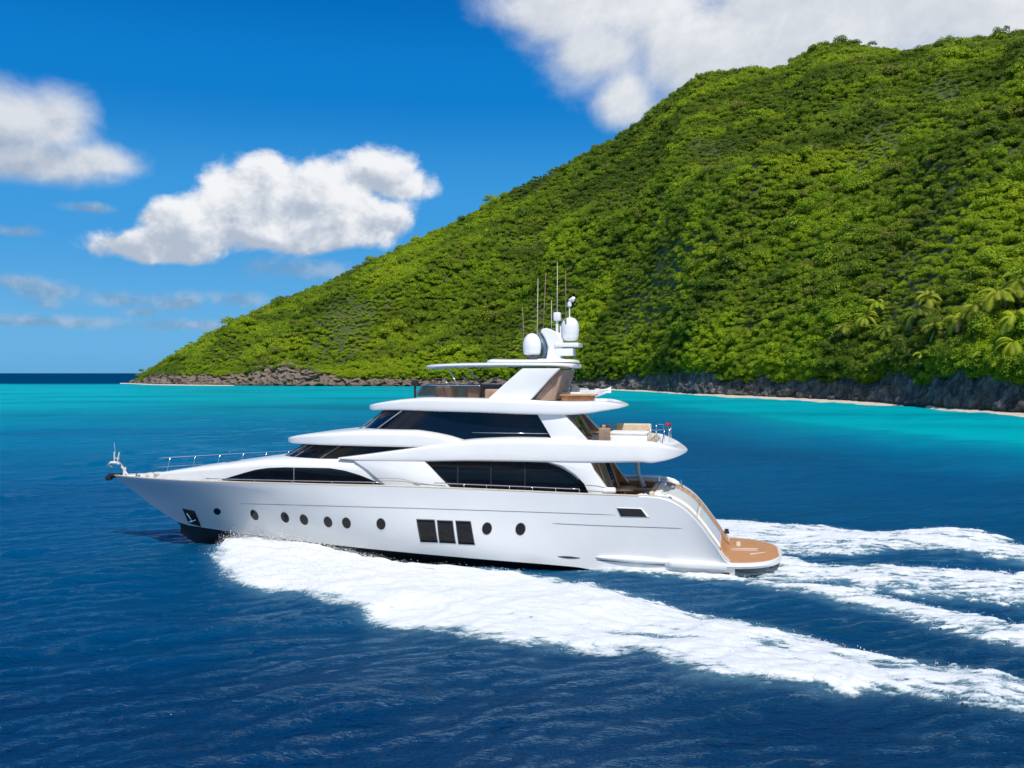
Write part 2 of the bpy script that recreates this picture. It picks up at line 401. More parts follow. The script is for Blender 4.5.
def quad_on_hull(name, pts, mat, off=.012, n=10, parent=hull):
    """pts tl,tr,br,bl in photo"""
    c = [np.array(on(a_, b_, hull_y, 3.0)) for a_, b_ in pts]; V = []
    for i in range(n):
        for j in range(n):
            u_, v_ = j / (n - 1), i / (n - 1)
            p = (c[0] * (1 - u_) + c[1] * u_) * (1 - v_) + (c[3] * (1 - u_) + c[2] * u_) * v_
            V.append((p[0], hull_y(p[0], p[2]) + off, p[2]))
    o = put(name, mesh_np(name, V, grid_faces(n, n)), mat, parent); md = o.modifiers.new('s', 'SOLIDIFY'); md.thickness = .02; md.offset = 0
    return o
for q4 in ([(417, 519.5), (434.5, 520), (437.5, 542), (421, 541.5)], [(437.5, 520.5), (452.5, 521), (455.5, 543), (440, 542.3)], [(456, 521), (470.5, 521.5), (474.5, 544.3), (459, 543.6)]):
    wf = quad_on_hull('hull_window', q4, M['glass'])
    cx_ = sum(a_ for a_, _ in q4) / 4; cy_ = sum(b_ for _, b_ in q4) / 4
    quad_on_hull('window_frame', [(cx_ + (a_ - cx_) * 1.07, cy_ + (b_ - cy_) * 1.055) for a_, b_ in q4], M['grey'], .004, parent=wf)
v1 = quad_on_hull('air_vent', [(617, 508), (641, 508.8), (647, 516.8), (621, 516.2)], M['black'])
quad_on_hull('vent_frame', [(616.3, 507.5), (641.8, 508.3), (649.5, 517.4), (620.5, 516.8)], M['gel'], .005, parent=v1)
pk = quad_on_hull('anchor_pocket', [(182.5, 508.5), (194.5, 511), (201, 526.5), (188.5, 523)], M['black'])
bm = bmesh.new(); ax, ay, az_ = on(190.5, 516.5, hull_y, 1.5)
tube(bm, [(ax + .25, ay + .03, az_ + .28), (ax, ay + .09, az_), (ax - .12, ay + .09, az_ - .2)], .05, 8)
tube(bm, [(ax - .38, ay + .14, az_ - .12), (ax - .12, ay + .10, az_ - .24), (ax + .12, ay + .12, az_ - .27)], [.02, .07, .03], 8)
put('bow_anchor', bm_mesh(bm, 'an'), M['chrome'], yacht)
for a_ in (700.5, 724.5):
    quad_on_hull('exhaust_port', [(a_ - 5, 572.8), (a_ + 5, 572.8), (a_ + 5, 575.8), (a_ - 5, 575.8)], M['dark'], .01)

# ---- cap rail and decks
bm = bmesh.new()
for s in (1, -1):
    prev = None
    for k in range(NX):
        x = gx[k]
        if x < 3.6: continue
        o_ = gy[k] + .015; i_ = max(gy[k] - .13, 0); z = gz[k] + .032
        r_ = [bm.verts.new((x, s * o_, z)), bm.verts.new((x, s * o_, z + .035)), bm.verts.new((x, s * i_, z + .035)), bm.verts.new((x, s * i_, z))]
        if prev:
            for q_ in range(4): bm.faces.new((prev[q_], prev[(q_ + 1) % 4], r_[(q_ + 1) % 4], r_[q_]))
        prev = r_
put('cap_rail', bm_mesh(bm, 'cap', 0), M['cream'], yacht, sharp=30)
def deck(name, x0, x1, zf, mat, n=60, wf=lambda x: 1.0):
    X = np.linspace(x0, x1, n); V = []
    for x in X:
        y = max(min(float(hull_half(x, 1.0)), hull_y(x, zf(x)) + .02) - float(np.interp(x, [0, 3.2, 4.2, 30.3], [.8, .70, .16, .12])), .0)
        for t in np.linspace(-1, 1, 9): V.append((x, t * y, zf(x)))
    return put(name, mesh_np(name, V, grid_faces(n, 9)), mat, yacht, sharp=40)
deck('side_deck', 5.9, 19, lambda x: float(zg(x)) - float(np.interp(x, [14, 19], [.60, .17])), M['teak'])
deck('foredeck', 19, 29.9, lambda x: float(zg(x)) - .13, M['gel'])
deck('cockpit_floor', 3.15, 6.6, lambda x: 2.38, M['teak'])

# ---- generic rounded deck slab with optional well
def ring_for(wd, zb, zt, edge, sq, well, wi):
    out = []; ze = zb + edge * (zt - zb); ph = np.linspace(-90, 90, 33)
    top = 90 if well <= 0.001 else None
    for p in ph:
        r_ = math.radians(p); cc = abs(math.cos(r_)) ** (2 / sq); ss = abs(math.sin(r_)) ** (2 / sq)
        y = wd * cc; z = ze - (ze - zb) * ss if p < 0 else ze + (zt - ze) * ss
        if p > 0 and well > .001:
            lim = max(wd - wi, wd * .3)
            if y < lim:
                f = y / lim if lim > 1e-6 else 0; y = lim * (.985 if f > .0 else 0) * (f ** .3 if f > 0 else 0); z = zt - well
        out.append((y, z))
    return out
def slab(name, mat, st, n=110, edge=.45, sq=3.2, wi=.22, parent=None, build=True, sharp=62):
    st = [tuple(s) + (0,) * (5 - len(s)) for s in st]; T = np.arange(len(st)); fs = [pchip(T, [s[i] for s in st]) for i in range(5)]
    tt = np.linspace(0, len(st) - 1, n); D = np.stack([f(tt) for f in fs], 1)
    if build:
        V = []; m_ = None
        for x, wd, zb, zt, wl in D:
            rg = ring_for(max(wd, 0), zb, max(zt, zb), edge, sq, wl, wi); full = [(x, y, z) for y, z in rg] + [(x, -y, z) for y, z in rg[::-1][1:-1]]
            m_ = len(full); V += full
        F = [(i * m_ + j, i * m_ + (j + 1) % m_, (i + 1) * m_ + (j + 1) % m_, (i + 1) * m_ + j) for i in range(n - 1) for j in range(m_)]
        bm = bmesh.new(); vs = [bm.verts.new(v) for v in V]
        for f in F: bm.faces.new([vs[i] for i in f])
        if D[0][1] > .02: bm.faces.new(vs[:m_])
        if D[-1][1] > .02: bm.faces.new(vs[-m_:][::-1])
        o = put(name, bm_mesh(bm, name, 2e-4), mat, parent or yacht, sharp=sharp)
    else: o = None
    X = D[:, 0][::-1]; Wd, Zb, Zt = D[:, 1][::-1], D[:, 2][::-1], D[:, 3][::-1]
    def surf(x, z):
        wd, zb, zt = np.interp(x, X, Wd), np.interp(x, X, Zb), np.interp(x, X, Zt); ze = zb + edge * (zt - zb)
        s_ = (z - ze) / (zt - ze) if z > ze else (ze - z) / (ze - zb); s_ = min(abs(s_), 1)
        return wd * (1 - s_ ** sq) ** (1 / sq)
    return o, surf
def patch(name, mat, top, bot, surf, off=.02, n=60, m_=8, parent=None, th=.03, both=True):
    tp = [on(a_, b_, surf) for a_, b_ in top]; bt = [on(a_, b_, surf) for a_, b_ in bot]
    ft = lambda x: np.interp(x, [p[0] for p in tp][::-1], [p[2] for p in tp][::-1]); fb = lambda x: np.interp(x, [p[0] for p in bt][::-1], [p[2] for p in bt][::-1])
    x1 = max(tp[0][0], bt[0][0]); x0 = min(tp[-1][0], bt[-1][0]); res = []
    for s in ((1, -1) if both else (1,)):
        V = []
        for x in np.linspace(x0, x1, n):
            a_, b_ = float(fb(x)), float(ft(x))
            for v in np.linspace(0, 1, m_): z = a_ + (max(b_, a_) - a_) * v; V.append((x, s * (surf(x, z) + off), z))
        o = put(name, mesh_np(name, V, grid_faces(n, m_) if s < 0 else grid_faces(n, m_)[:, ::-1]), mat, parent or yacht)
        md = o.modifiers.new('s', 'SOLIDIFY'); md.thickness = th; md.offset = 0; res.append(o)
    return res
def prism(name, mat, poly, y0, y1, yl=None, bev=.03, parent=None, both=True, px=True, lean=0.0):
    pts = [P(a_, b_, yl if yl is not None else y1) for a_, b_ in poly] if px else poly
    zmin = min(p[1] for p in pts); out = []
    for s in ((1, -1) if both else (1,)):
        bm = bmesh.new(); a = [bm.verts.new((x, s * (y0 - lean * (z - zmin)), z)) for x, z in pts]; b = [bm.verts.new((x, s * (y1 - lean * (z - zmin)), z)) for x, z in pts]
        bm.faces.new(a); bm.faces.new(b[::-1])
        for k in range(len(pts)): bm.faces.new((a[k], b[k], b[(k + 1) % len(pts)], a[(k + 1) % len(pts)]))
        bmesh.ops.recalc_face_normals(bm, faces=bm.faces)
        if bev: bmesh.ops.bevel(bm, geom=bm.edges[:], offset=bev, segments=3, affect='EDGES', profile=.5, clamp_overlap=True)
        out.append(put(name, bm_mesh(bm, name), mat, parent or yacht, sharp=28))
    return out
def frustum(name, mat, xb, nb, wb, zb, xt, nt, wt_, zt, xa, parent=None, pw=.8, n=40, build=True):
    """glazed band: curved raked front, straight sides to xa"""
    def outline(xf, nose, wd):
        o_ = []
        for k in range(n):
            ph = math.pi / 2 * k / (n - 1); o_.append((xf - nose * (1 - math.cos(ph) ** pw), wd * math.sin(ph) ** .9))
        for x in np.linspace(xf - nose, xa, 12)[1:]: o_.append((x, wd))
        return o_
    a, b = outline(xb, nb, wb), outline(xt, nt, wt_); V = []
    R = 8
    for i in range(R + 1):
        f = i / R
        half = [((1 - f) * p[0] + f * q_[0], (1 - f) * p[1] + f * q_[1], zb + (zt - zb) * f) for p, q_ in zip(a, b)]
        V += half[::-1] + [(x, -y, z) for x, y, z in half[1:]]
    m_ = len(V) // (R + 1); F = grid_faces(R + 1, m_)
    bm = bmesh.new(); vs = [bm.verts.new(v) for v in V]
    for f in F: bm.faces.new([vs[i] for i in f])
    bm.faces.new(vs[:m_]); bm.faces.new(vs[-m_:])
    o = put(name, bm_mesh(bm, name), mat, parent or yacht, sharp=30)
    return o, a, b

# ---- main deckhouse (lower level) and foredeck trunk
Z = lambda px, py, y: P(px, py, y)[1]
house, hsurf = slab('deckhouse', M['gel'], [(28.6, 0, 3.0, 3.08), (28.4, .35, 2.98, 3.16), (27.0, .95, 3.04, 3.40), (25.2, 1.60, 3.1, 3.70), (23.5, 2.08, 3.12, 3.95), (22, 2.34, 3.12, 4.16), (20.6, 2.52, 3.1, 4.34), (19, 2.66, 3.05, 4.42), (16.5, 2.74, 2.6, 4.50), (13, 2.8, 2.6, 4.62), (9, 2.8, 2.6, 4.7), (6.3, 2.75, 2.4, 4.7)], edge=.35, sq=6.5)
patch('side_window', M['glass'], [(222, 479.6), (232, 476.5), (245, 472.6), (256, 469.6), (268, 467.9), (285, 467.2), (330, 468.0), (345, 470.5), (360, 475), (375, 481), (387, 487.4)],
      [(222, 480), (240, 481.2), (270, 482.6), (320, 484.8), (360, 486.6), (388, 487.9)], hsurf, .03, parent=house)
sw = patch('side_window', M['glass'], [(420, 462.4), (440, 461.6), (470, 461.3), (520, 461.6), (548, 463), (560, 467), (572, 474), (582, 483), (587, 489), (588, 494)],
      [(420, 462.8), (436, 474), (450, 486), (456, 492.6), (500, 494), (560, 495.6), (588, 496.5)], hsurf, .03, parent=house)
# window mullions
for a_ in (294,):
    patch('mullion', M['grey'], [(a_, 467.5), (a_ + .9, 467.5)], [(a_, 483.6), (a_ + .9, 483.6)], hsurf, .052, n=3, parent=house, th=.02)
for a_ in (458, 491, 525):
    patch('mullion', M['black'], [(a_, 462), (a_ + .8, 462)], [(a_, 493.5), (a_ + .8, 493.5)], hsurf, .052, n=3, parent=house, th=.02)
# fashion plate: wide flush side panel between the two windows
prism('side_plate', M['gel'], [(352, 461.5), (366, 470), (378, 480), (390, 489.5), (425, 491.5), (455, 493.6), (440, 478.5), (424, 461.6)], 2.60, 3.0, bev=.012)
for o_ in list(yacht.children):
    if o_.name.startswith('side_plate'):
        for v in o_.data.vertices:
            if abs(v.co.y) > 2.8: v.co.y = math.copysign(float(np.interp(v.co.x, [12.8, 14.2, 15.4, 16.6], [3.0, 2.98, 2.88, 2.72])) - (3.0 - abs(v.co.y)), v.co.y)
prism('aft_wing', M['gel'], [(545, 461.5), (562, 466), (575, 474.5), (584, 484), (590, 496.8), (614, 498), (606, 488), (594, 471), (590, 461.5)], 2.62, 3.02, bev=.03)
def side_line(pts, y=3.0):
    bm = bmesh.new(); q_ = []
    for a_, b_ in pts: x, z = P(a_, b_, y); q_.append((x, y + .004, z))
    tube(bm, q_, .011, 6); put('styling_line', bm_mesh(bm, 'l'), M['grey'], yacht)
side_line([(372, 478.2), (390, 478.2), (402, 479), (412, 481.5), (420, 486), (428, 491)])
side_line([(413, 482.5), (430, 484.6), (446, 485.8)])
side_line([(586, 485), (598, 486), (606, 488)], 3.02)
side_line([(587, 490.5), (600, 491.5), (610, 492.5)], 3.02)
# pilothouse glazing (lower)
g1, ob1, ot1 = frustum('pilothouse_windscreen', M['glass'], 21.05, 3.6, 2.42, 4.05, 19.2, 3.4, 2.24, 5.12, 11.0, pw=.75)
def mullions(ob, ot, idx, zb, zt, parent, r=.028):
    for i in idx:
        for s in (1, -1):
            bm = bmesh.new(); a, b = ob[i], ot[i]; tube(bm, [(a[0] + .02, s * (a[1] + .01), zb), (b[0] + .02, s * (b[1] + .01), zt)], r, 6)
            put('mullion', bm_mesh(bm, 'm'), M['grey'], parent)
mullions(ob1, ot1, (9, 22, 34), 4.05, 5.12, g1, .03)
# brow above the pilothouse: blends into the upper deck band
y2 = 2.75
slab('pilothouse_brow', M['gel'], [(20.42, 0, 5.08, 5.10), (20.3, .75, 5.02, 5.18), (19.8, 1.5, 4.98, 5.30), (18.9, 2.1, 4.98, 5.44), (17.4, 2.62, 4.98, 5.60), (15.5, 2.83, 4.98, 5.74), (13.6, 2.9, 4.98, 5.76),
     (12.9, 2.92, 4.97, 5.70), (12.0, 2.95, 4.95, 5.55), (11.0, 2.95, 4.93, 5.30), (9.6, 2.9, 4.9, 5.15)], edge=.20, sq=8)
# upper deck band, full beam
E_top = [(338, 457.6), (360, 454.8), (400, 449), (440, 442.8), (480, 438.6), (520, 437.5), (560, 438.3), (600, 440), (640, 441)]
E_bot = [(338, 459), (360, 461.0), (400, 462), (440, 462.2), (480, 462.3), (520, 463), (560, 463.8), (600, 464), (640, 463.6)]
st = []
for (a_, b_), (_, d_) in zip(E_top, E_bot):
    wd = float(np.interp(a_, [338, 380, 440, 640], [2.69, 2.86, 3.06, 3.08])); x, z1 = P(a_, b_, wd); z0 = P(a_, d_, wd)[1]
    st.append((x, wd, z0, z1, float(np.interp(a_, [540, 560, 600, 640], [0, .0, .42, .42]))))
st[-1] = (st[-1][0], 3.0) + st[-1][2:]
st += [(3.35, 2.82, 4.50, 5.44, .40), (2.95, 2.52, 4.55, 5.32, .30), (2.6, 2.10, 4.62, 5.19, .12), (2.32, 1.58, 4.70, 5.06, 0), (2.12, 1.0, 4.77, 4.96, 0), (2.02, .5, 4.81, 4.90, 0), (1.98, 0, 4.84, 4.86, 0)]
band, bsurf = slab('upper_deck', M['gel'], st, n=170, edge=.34, sq=9, wi=.3)
# skylounge glazing
g2, ob2, ot2 = frustum('skylounge_windows', M['glassblue'], 17.35, 3.2, 2.50, 5.05, 15.6, 3.2, 2.34, 6.55, 7.35, pw=.75)
mullions(ob2, ot2, (12, 27), 5.3, 6.55, g2, .035)
tube_bm = bmesh.new(); x, z = P(472, 432.5, 2.5); x2, z2 = P(548, 433.5, 2.5); tube(tube_bm, [(x, 2.53, z), (x2, 2.53, z2)], .014, 6)
put('handrail', bm_mesh(tube_bm, 'hr'), M['chrome'], yacht)
prism('skylounge_pillar', M['gel'], [(537, 414), (563.5, 414), (589, 442.5), (554, 442.5)], 2.25, 2.62, yl=2.62, bev=.03)
# aft bulkhead of skylounge: raked taupe frame with glass doors
def bulkhead(name, xt, zt, xb, zb, wd, mat, th=.08):
    bm = bmesh.new(); V = [(xt, wd, zt), (xt, -wd, zt), (xb, -wd, zb), (xb, wd, zb)]
    a = [bm.verts.new(v) for v in V]; b = [bm.verts.new((v[0] + th, v[1], v[2])) for v in V]
    bm.faces.new(a); bm.faces.new(b[::-1])
    for k in range(4): bm.faces.new((a[k], b[k], b[(k + 1) % 4], a[(k + 1) % 4]))
    return put(name, bm_mesh(bm, name), mat, yacht, smooth=False)
xt, zt_ = P(562, 414, 2.3); xb, zb_ = P(585, 441.5, 2.3)
bk = bulkhead('aft_bulkhead', xt, zt_, xb, zb_ - .4, 2.3, M['taupe'])
def rake_panel(name, y0, y1, f0, f1, mat, off, parent):
    bm = bmesh.new(); fx = lambda f: xt + (xb - xt) * f - off; fz = lambda f: zt_ + (zb_ - .4 - zt_) * f
    V = [(fx(f0), y1, fz(f0)), (fx(f0), y0, fz(f0)), (fx(f1), y0, fz(f1)), (fx(f1), y1, fz(f1))]; V += [(v[0] + .03, v[1], v[2]) for v in V]
    q_ = [bm.verts.new(v) for v in V]
    bm.faces.new(q_[:4]); bm.faces.new(q_[4:][::-1])
    for k in range(4): bm.faces.new((q_[k], q_[4 + k], q_[4 + (k + 1) % 4], q_[(k + 1) % 4]))
    return put(name, bm_mesh(bm, name), mat, parent, smooth=False)
rake_panel('door', .5, 1.5, .05, .92, M['wood'], .035, bk); rake_panel('door', -1.2, .1, .05, .92, M['glass'], .035, bk)
rake_panel('door_frame', 1.5, 1.62, .03, .95, M['cream'], .05, bk); rake_panel('door_frame', .1, .2, .03, .95, M['cream'], .05, bk); rake_panel('door_frame', -1.34, -1.2, .03, .95, M['cream'], .05, bk)
# ---- flybridge deck (top roof)
F_top = [(400, 399.3), (430, 397.2), (470, 397.6), (520, 399), (560, 400.6), (590, 401)]
F_bot = [(400, 411), (430, 412), (470, 413), (520, 415), (560, 415.8), (590, 413.8)]
st = [(16.35, 0, 6.62, 6.64), (16.25, .8, 6.56, 6.72), (15.85, 1.45, 6.52, 6.82)]
for (a_, b_), (_, d_), wd in zip(F_top, F_bot, (2.15, 2.5, 2.75, 2.85, 2.76, 2.5)):
    x, z1 = P(a_, b_, wd); z0 = P(a_, d_, wd)[1]; st.append((x, wd, z0, z1, 0 if a_ < 470 else (.05 if a_ < 540 else .12)))
st += [(5.55, 2.2, 6.56, 7.03, .08), (5.15, 1.8, 6.63, 6.97, .05), (4.85, 1.32, 6.68, 6.9, 0), (4.66, .85, 6.73, 6.85, 0), (4.56, .4, 6.76, 6.82, 0), (4.53, 0, 6.78, 6.8, 0)]
roof, rsurf = slab('flybridge_deck', M['gel'], st, n=150, edge=.34, sq=8, wi=.35)
# fly windscreen
def low_screen(x0, x1, wd, nose, z0, z1, lean):
    out = []
    for k in range(40):
        ph = math.pi / 2 * k / 39; out.append((x0 - nose * (1 - math.cos(ph)), wd * math.sin(ph)))
    for x in np.linspace(x0 - nose, x1, 14)[1:]: out.append((x, wd))
    full = out[::-1] + [(x, -y) for x, y in out[1:]]
    V = [(x, y, z0) for x, y in full] + [(x - lean * (1 if k_ else 1) * max(0, (x - x1) / (x0 - x1)), y * .985, z1) for k_, (x, y) in enumerate(full)]
    return V, len(full), full
V, m_, full = low_screen(14.3, 10.7, 2.05, 2.6, 7.15, 7.66, .35)
def clear_glass(name, tint, fac):
    m, q, out = mat_new(name); g = q.n('ShaderNodeBsdfPrincipled'); g.inputs['Base Color'].default_value = (*tint, 1); g.inputs['Roughness'].default_value = .05
    tr = q.n('ShaderNodeBsdfTransparent'); tr.inputs[0].default_value = (.75, .72, .68, 1); mx = q.n('ShaderNodeMixShader'); mx.inputs[0].default_value = fac
    q.l(tr.outputs[0], mx.inputs[1]); q.l(g.outputs[0], mx.inputs[2]); q.l(mx.outputs[0], out.inputs[0]); return m
M['smoke'] = clear_glass('smoked_acrylic', (.06, .045, .035), .6)
M['clear'] = clear_glass('clear_acrylic', (.3, .35, .38), .25)
ws = put('flybridge_windscreen', mesh_np('ws', V, grid_faces(2, m_)), M['smoke'], yacht)
bm = bmesh.new(); tube(bm, V[m_:], .022, 6); put('screen_rim', bm_mesh(bm, 'r'), M['chrome'], ws)
# helm console, seats inside the screen
bm = bmesh.new(); box(bm, 12.2, 12.9, .3, 1.5, 7.05, 7.62, .08); box(bm, 11.0, 11.5, .5, 1.2, 7.05, 7.6, .06); put('helm_console', bm_mesh(bm, 'h'), M['taupe'], yacht, sharp=40)
bm = bmesh.new(); box(bm, 9.6, 12.4, -1.8, -1.1, 7.05, 7.45, .08); box(bm, 9.6, 12.4, -1.95, -1.75, 7.2, 7.6, .06); box(bm, 9.7, 10.6, .2, 1.7, 7.05, 7.5, .08); put('flybridge_seating', bm_mesh(bm, 'h'), M['taupe'], yacht, sharp=40)
# searchlight at the screen's front
bm = bmesh.new(); x, z = P(415, 392, 1.2); tube(bm, [(x, 1.2, z - .25), (x, 1.2, z + .25)], .05, 10); lathe(bm, (x, 1.2, z + .25), [(.02, 0), (.15, .03), (.17, .14), (.16, .24), (.02, .3)], 16); lathe(bm, (x, 1.2, z - .32), [(.25, 0), (.24, .05), (.05, .08)], 16)
put('searchlight', bm_mesh(bm, 's'), M['dark'], yacht, sharp=40)
# arch and hard top
prism('arch_leg', M['gel'], [(487, 399.5), (503, 385), (522, 368.4), (560, 368.4), (550, 378), (541, 388), (530, 400)], 1.62, 1.98, yl=1.98, bev=.05)
# added raked panel under the arch; its taupe paints the shaded inner side
x1_, z1_ = P(558, 370, 1.5); x2_, z2_ = P(534, 400, 1.5)
bm = bmesh.new(); V = [(x1_, z1_), (x2_, z2_), (x2_ - .9, z2_), (x1_ - .25, z1_)]
a = [bm.verts.new((x_, 1.55, z_)) for x_, z_ in V]; b = [bm.verts.new((x_, -1.55, z_)) for x_, z_ in V]
bm.faces.new(a); bm.faces.new(b[::-1])
for k in range(4): bm.faces.new((a[k], b[k], b[(k + 1) % 4], a[(k + 1) % 4]))
put('arch_shade_panel', bm_mesh(bm, 'ap'), M['taupe'], yacht, smooth=False)
ht = [(427, 366.6, .0), (429, 366.2, .8), (436, 365.4, 1.4), (455, 364.4, 1.85), (500, 363.6, 2.0), (550, 363.8, 2.0), (568, 364.4, 1.75), (575, 365.2, 1.2), (578.5, 366.5, 0)]
st = []
for k, (a_, b_, wd) in enumerate(ht):
    x, z = P(a_, b_, wd * .6); st.append((x, wd, z - (.14 if wd > 0 else .06), z + (.06 if wd > .5 else 0)))
hard, _ = slab('hardtop', M['gel'], st, n=80, edge=.45, sq=3)
x0_, z0_ = P(484, 363, 1.0); x1_, _z = P(576, 363, 1.0)
zt0 = st[4][3]
slab('hardtop_rise', M['gel'], [(x0_ + .1, 0, zt0 - .03, zt0), (x0_, .5, zt0 - .03, zt0 + .08), (x0_ - .3, .95, zt0 - .03, zt0 + .16), (x0_ - 1.2, 1.15, zt0 - .03, zt0 + .14), (x1_ + .5, 1.1, zt0 - .03, zt0 + .14), (x1_ + .1, .6, zt0 - .03, zt0 + .10), (x1_, 0, zt0 - .03, zt0)], n=60, edge=.3, sq=3)
for a_, b_, c_, d_, r_ in ((449, 370.0, 458, 386, .035), (442, 376, 449, 386, .022)):
    for s in (1, -1):
        bm = bmesh.new(); x, z = P(a_, b_, 1.6); x2, z2 = P(c_, d_, 1.95); tube(bm, [(x, s * 1.6, z), (x2, s * 1.95, z2 + .02)], r_, 8); put('hardtop_strut', bm_mesh(bm, 'st'), M['chrome'], yacht)
# ---- mast, domes, antennas
def Pm(px, py, y=0.0): return P(px, py, y)
xa_, za_ = Pm(553, 362); zb0 = zt0 + .08
bm = bmesh.new()
pl = [(546, 364), (548, 356), (549, 348), (546, 339), (541, 331), (545, 328), (551, 329), (558, 333), (562, 339), (563.5, 347), (562, 356), (560, 364)]
pp = [Pm(a_, b_) for a_, b_ in pl]
a = [bm.verts.new((x, .28, z)) for x, z in pp]; b = [bm.verts.new((x, -.28, z)) for x, z in pp]
bm.faces.new(a); bm.faces.new(b[::-1])
for k in range(len(pp)): bm.faces.new((a[k], b[k], b[(k + 1) % len(pp)], a[(k + 1) % len(pp)]))
bmesh.ops.recalc_face_normals(bm, faces=bm.faces); bmesh.ops.bevel(bm, geom=bm.edges[:], offset=.05, segments=3, affect='EDGES')
mast = put('radar_mast', bm_mesh(bm, 'mast'), M['gel'], yacht, sharp=35)
bm = bmesh.new(); pp = [Pm(a_, b_) for a_, b_ in [(534, 334), (540, 333), (546, 341), (548, 350), (546, 358), (541, 360), (543, 348), (540, 339)]]
a = [bm.verts.new((x, .22, z)) for x, z in pp]; b = [bm.verts.new((x, -.22, z)) for x, z in pp]
bm.faces.new(a); bm.faces.new(b[::-1])
for k in range(len(pp)): bm.faces.new((a[k], b[k], b[(k + 1) % len(pp)], a[(k + 1) % len(pp)]))
put('mast_inset', bm_mesh(bm, 'mi'), M['bluegrey'], mast)
mpx = 1 / 22.5
def dome(name, cx, cy0, cy1, rpx, y, mat=M['gel'], egg=0.0, k=.55):
    x, z0 = Pm(cx, cy0, y); _, z1 = Pm(cx, cy1, y); h = z1 - z0; r = rpx * mpx; bm = bmesh.new(); pr = []
    for i in range(18):
        t = i / 17; zz = h * t
        rr = r * (min(1, (t / .12)) ** .4 * (.86 + .14 * min(1, t / .4))) if t < k else r * math.sqrt(max(0, 1 - ((t - k) / (1 - k)) ** 2.3))
        pr.append((max(rr, .01), zz))
    lathe(bm, (x, y, z0), pr, 28); return put(name, bm_mesh(bm, name), mat, mast, sharp=50)
dome('satellite_dome', 532.0, 356.5, 333.0, 9.2, .5, k=.40)
bm = bmesh.new(); x, z = Pm(533, 359.3, .5); lathe(bm, (x, .5, z - .12), [(.2, 0), (.36, .02), (.36, .06), (.2, .1), (.2, .2), (.33, .24)], 20); put('dome_pedestal', bm_mesh(bm, 'pd'), M['grey'], mast, sharp=30)
dome('satellite_dome', 570.0, 342.0, 317.0, 9.2, -.5, k=.55)
def shelf(a_, b_, c_, d_, y0, y1):
    x0, z1 = Pm(a_, b_, 0); x1, z0 = Pm(c_, d_, 0); bm = bmesh.new(); box(bm, min(x0, x1), max(x0, x1), y0, y1, z0, z1, .04); put('mast_shelf', bm_mesh(bm, 'sh'), M['gel'], mast, sharp=35)
shelf(556, 343, 579.5, 347.2, -.95, .35); shelf(557, 348.5, 574, 356, -.6, .3); shelf(540, 359, 566, 363, -.5, .7)
bm = bmesh.new(); x, z = Pm(557, 344, .1); tube(bm, [(x, .1, z), (x, .1, z + 1.2)], .06, 10); tube(bm, [(x - .18, .1, z), (x - .15, .1, z + .8)], .03, 8); lathe(bm, (x - .03, .1, z), [(.2, 0), (.17, .4), (.1, .5)], 14)
put('light_post', bm_mesh(bm, 'lp'), M['gel'], mast, sharp=40)
x, z = Pm(557.3, 321.0, .1); bm = bmesh.new(); box(bm, x - .16, x + .16, -.06, .26, z, z + .38, .06); put('navigation_light', bm_mesh(bm, 'nl'), M['gel'], mast, sharp=40)
for (a_, b_, c_, d_, y, mt) in ((537.2, 336, 538, 278, .3, 'cream'), (543, 330, 546, 272, -.2, 'taupe'), (557.3, 312.5, 557.3, 262, .1, 'cream'), (566, 320, 565.5, 270, -.1, 'taupe'), (523.8, 338, 522.5, 306, .6, 'taupe'), (551.5, 330, 551.5, 300, -.3, 'cream')):
    x, z = Pm(a_, b_, y); x2, z2 = Pm(c_, d_, y); bm = bmesh.new(); tube(bm, [(x, y, z - .15), ((x + x2) / 2, y, (z + z2) / 2), (x2, y, z2)], [.026, .018, .008], 6); put('whip_antenna', bm_mesh(bm, 'wa'), M[mt], mast)
x, z = Pm(569.5, 318, -.5); x2, z2 = Pm(569.5, 306, -.5); bm = bmesh.new(); tube(bm, [(x, -.5, z - .1), (x, -.5, z2)], .025, 8); lathe(bm, (x, -.5, z2 - .05), [(.05, 0), (.1, .05), (.1, .2), (.03, .26)], 12); tube(bm, [(x, -.5, z2 + .25), (x - .18, -.45, z2 + .3), (x - .24, -.45, z2 + .28)], [.07, .13, .11], 12)
put('masthead_camera', bm_mesh(bm, 'mc'), M['gel'], mast, sharp=40)

prism('wing_lining', M['wood'], [(560, 465), (575, 472), (586, 486), (591, 496.5), (613, 497.5), (605, 487), (593, 470), (589, 465)], 2.575, 2.61, yl=3.02, bev=0)
prism('pillar_lining', M['taupe'], [(540, 416), (563, 416), (588, 442), (556, 442)], 2.20, 2.24, yl=2.62, bev=0)
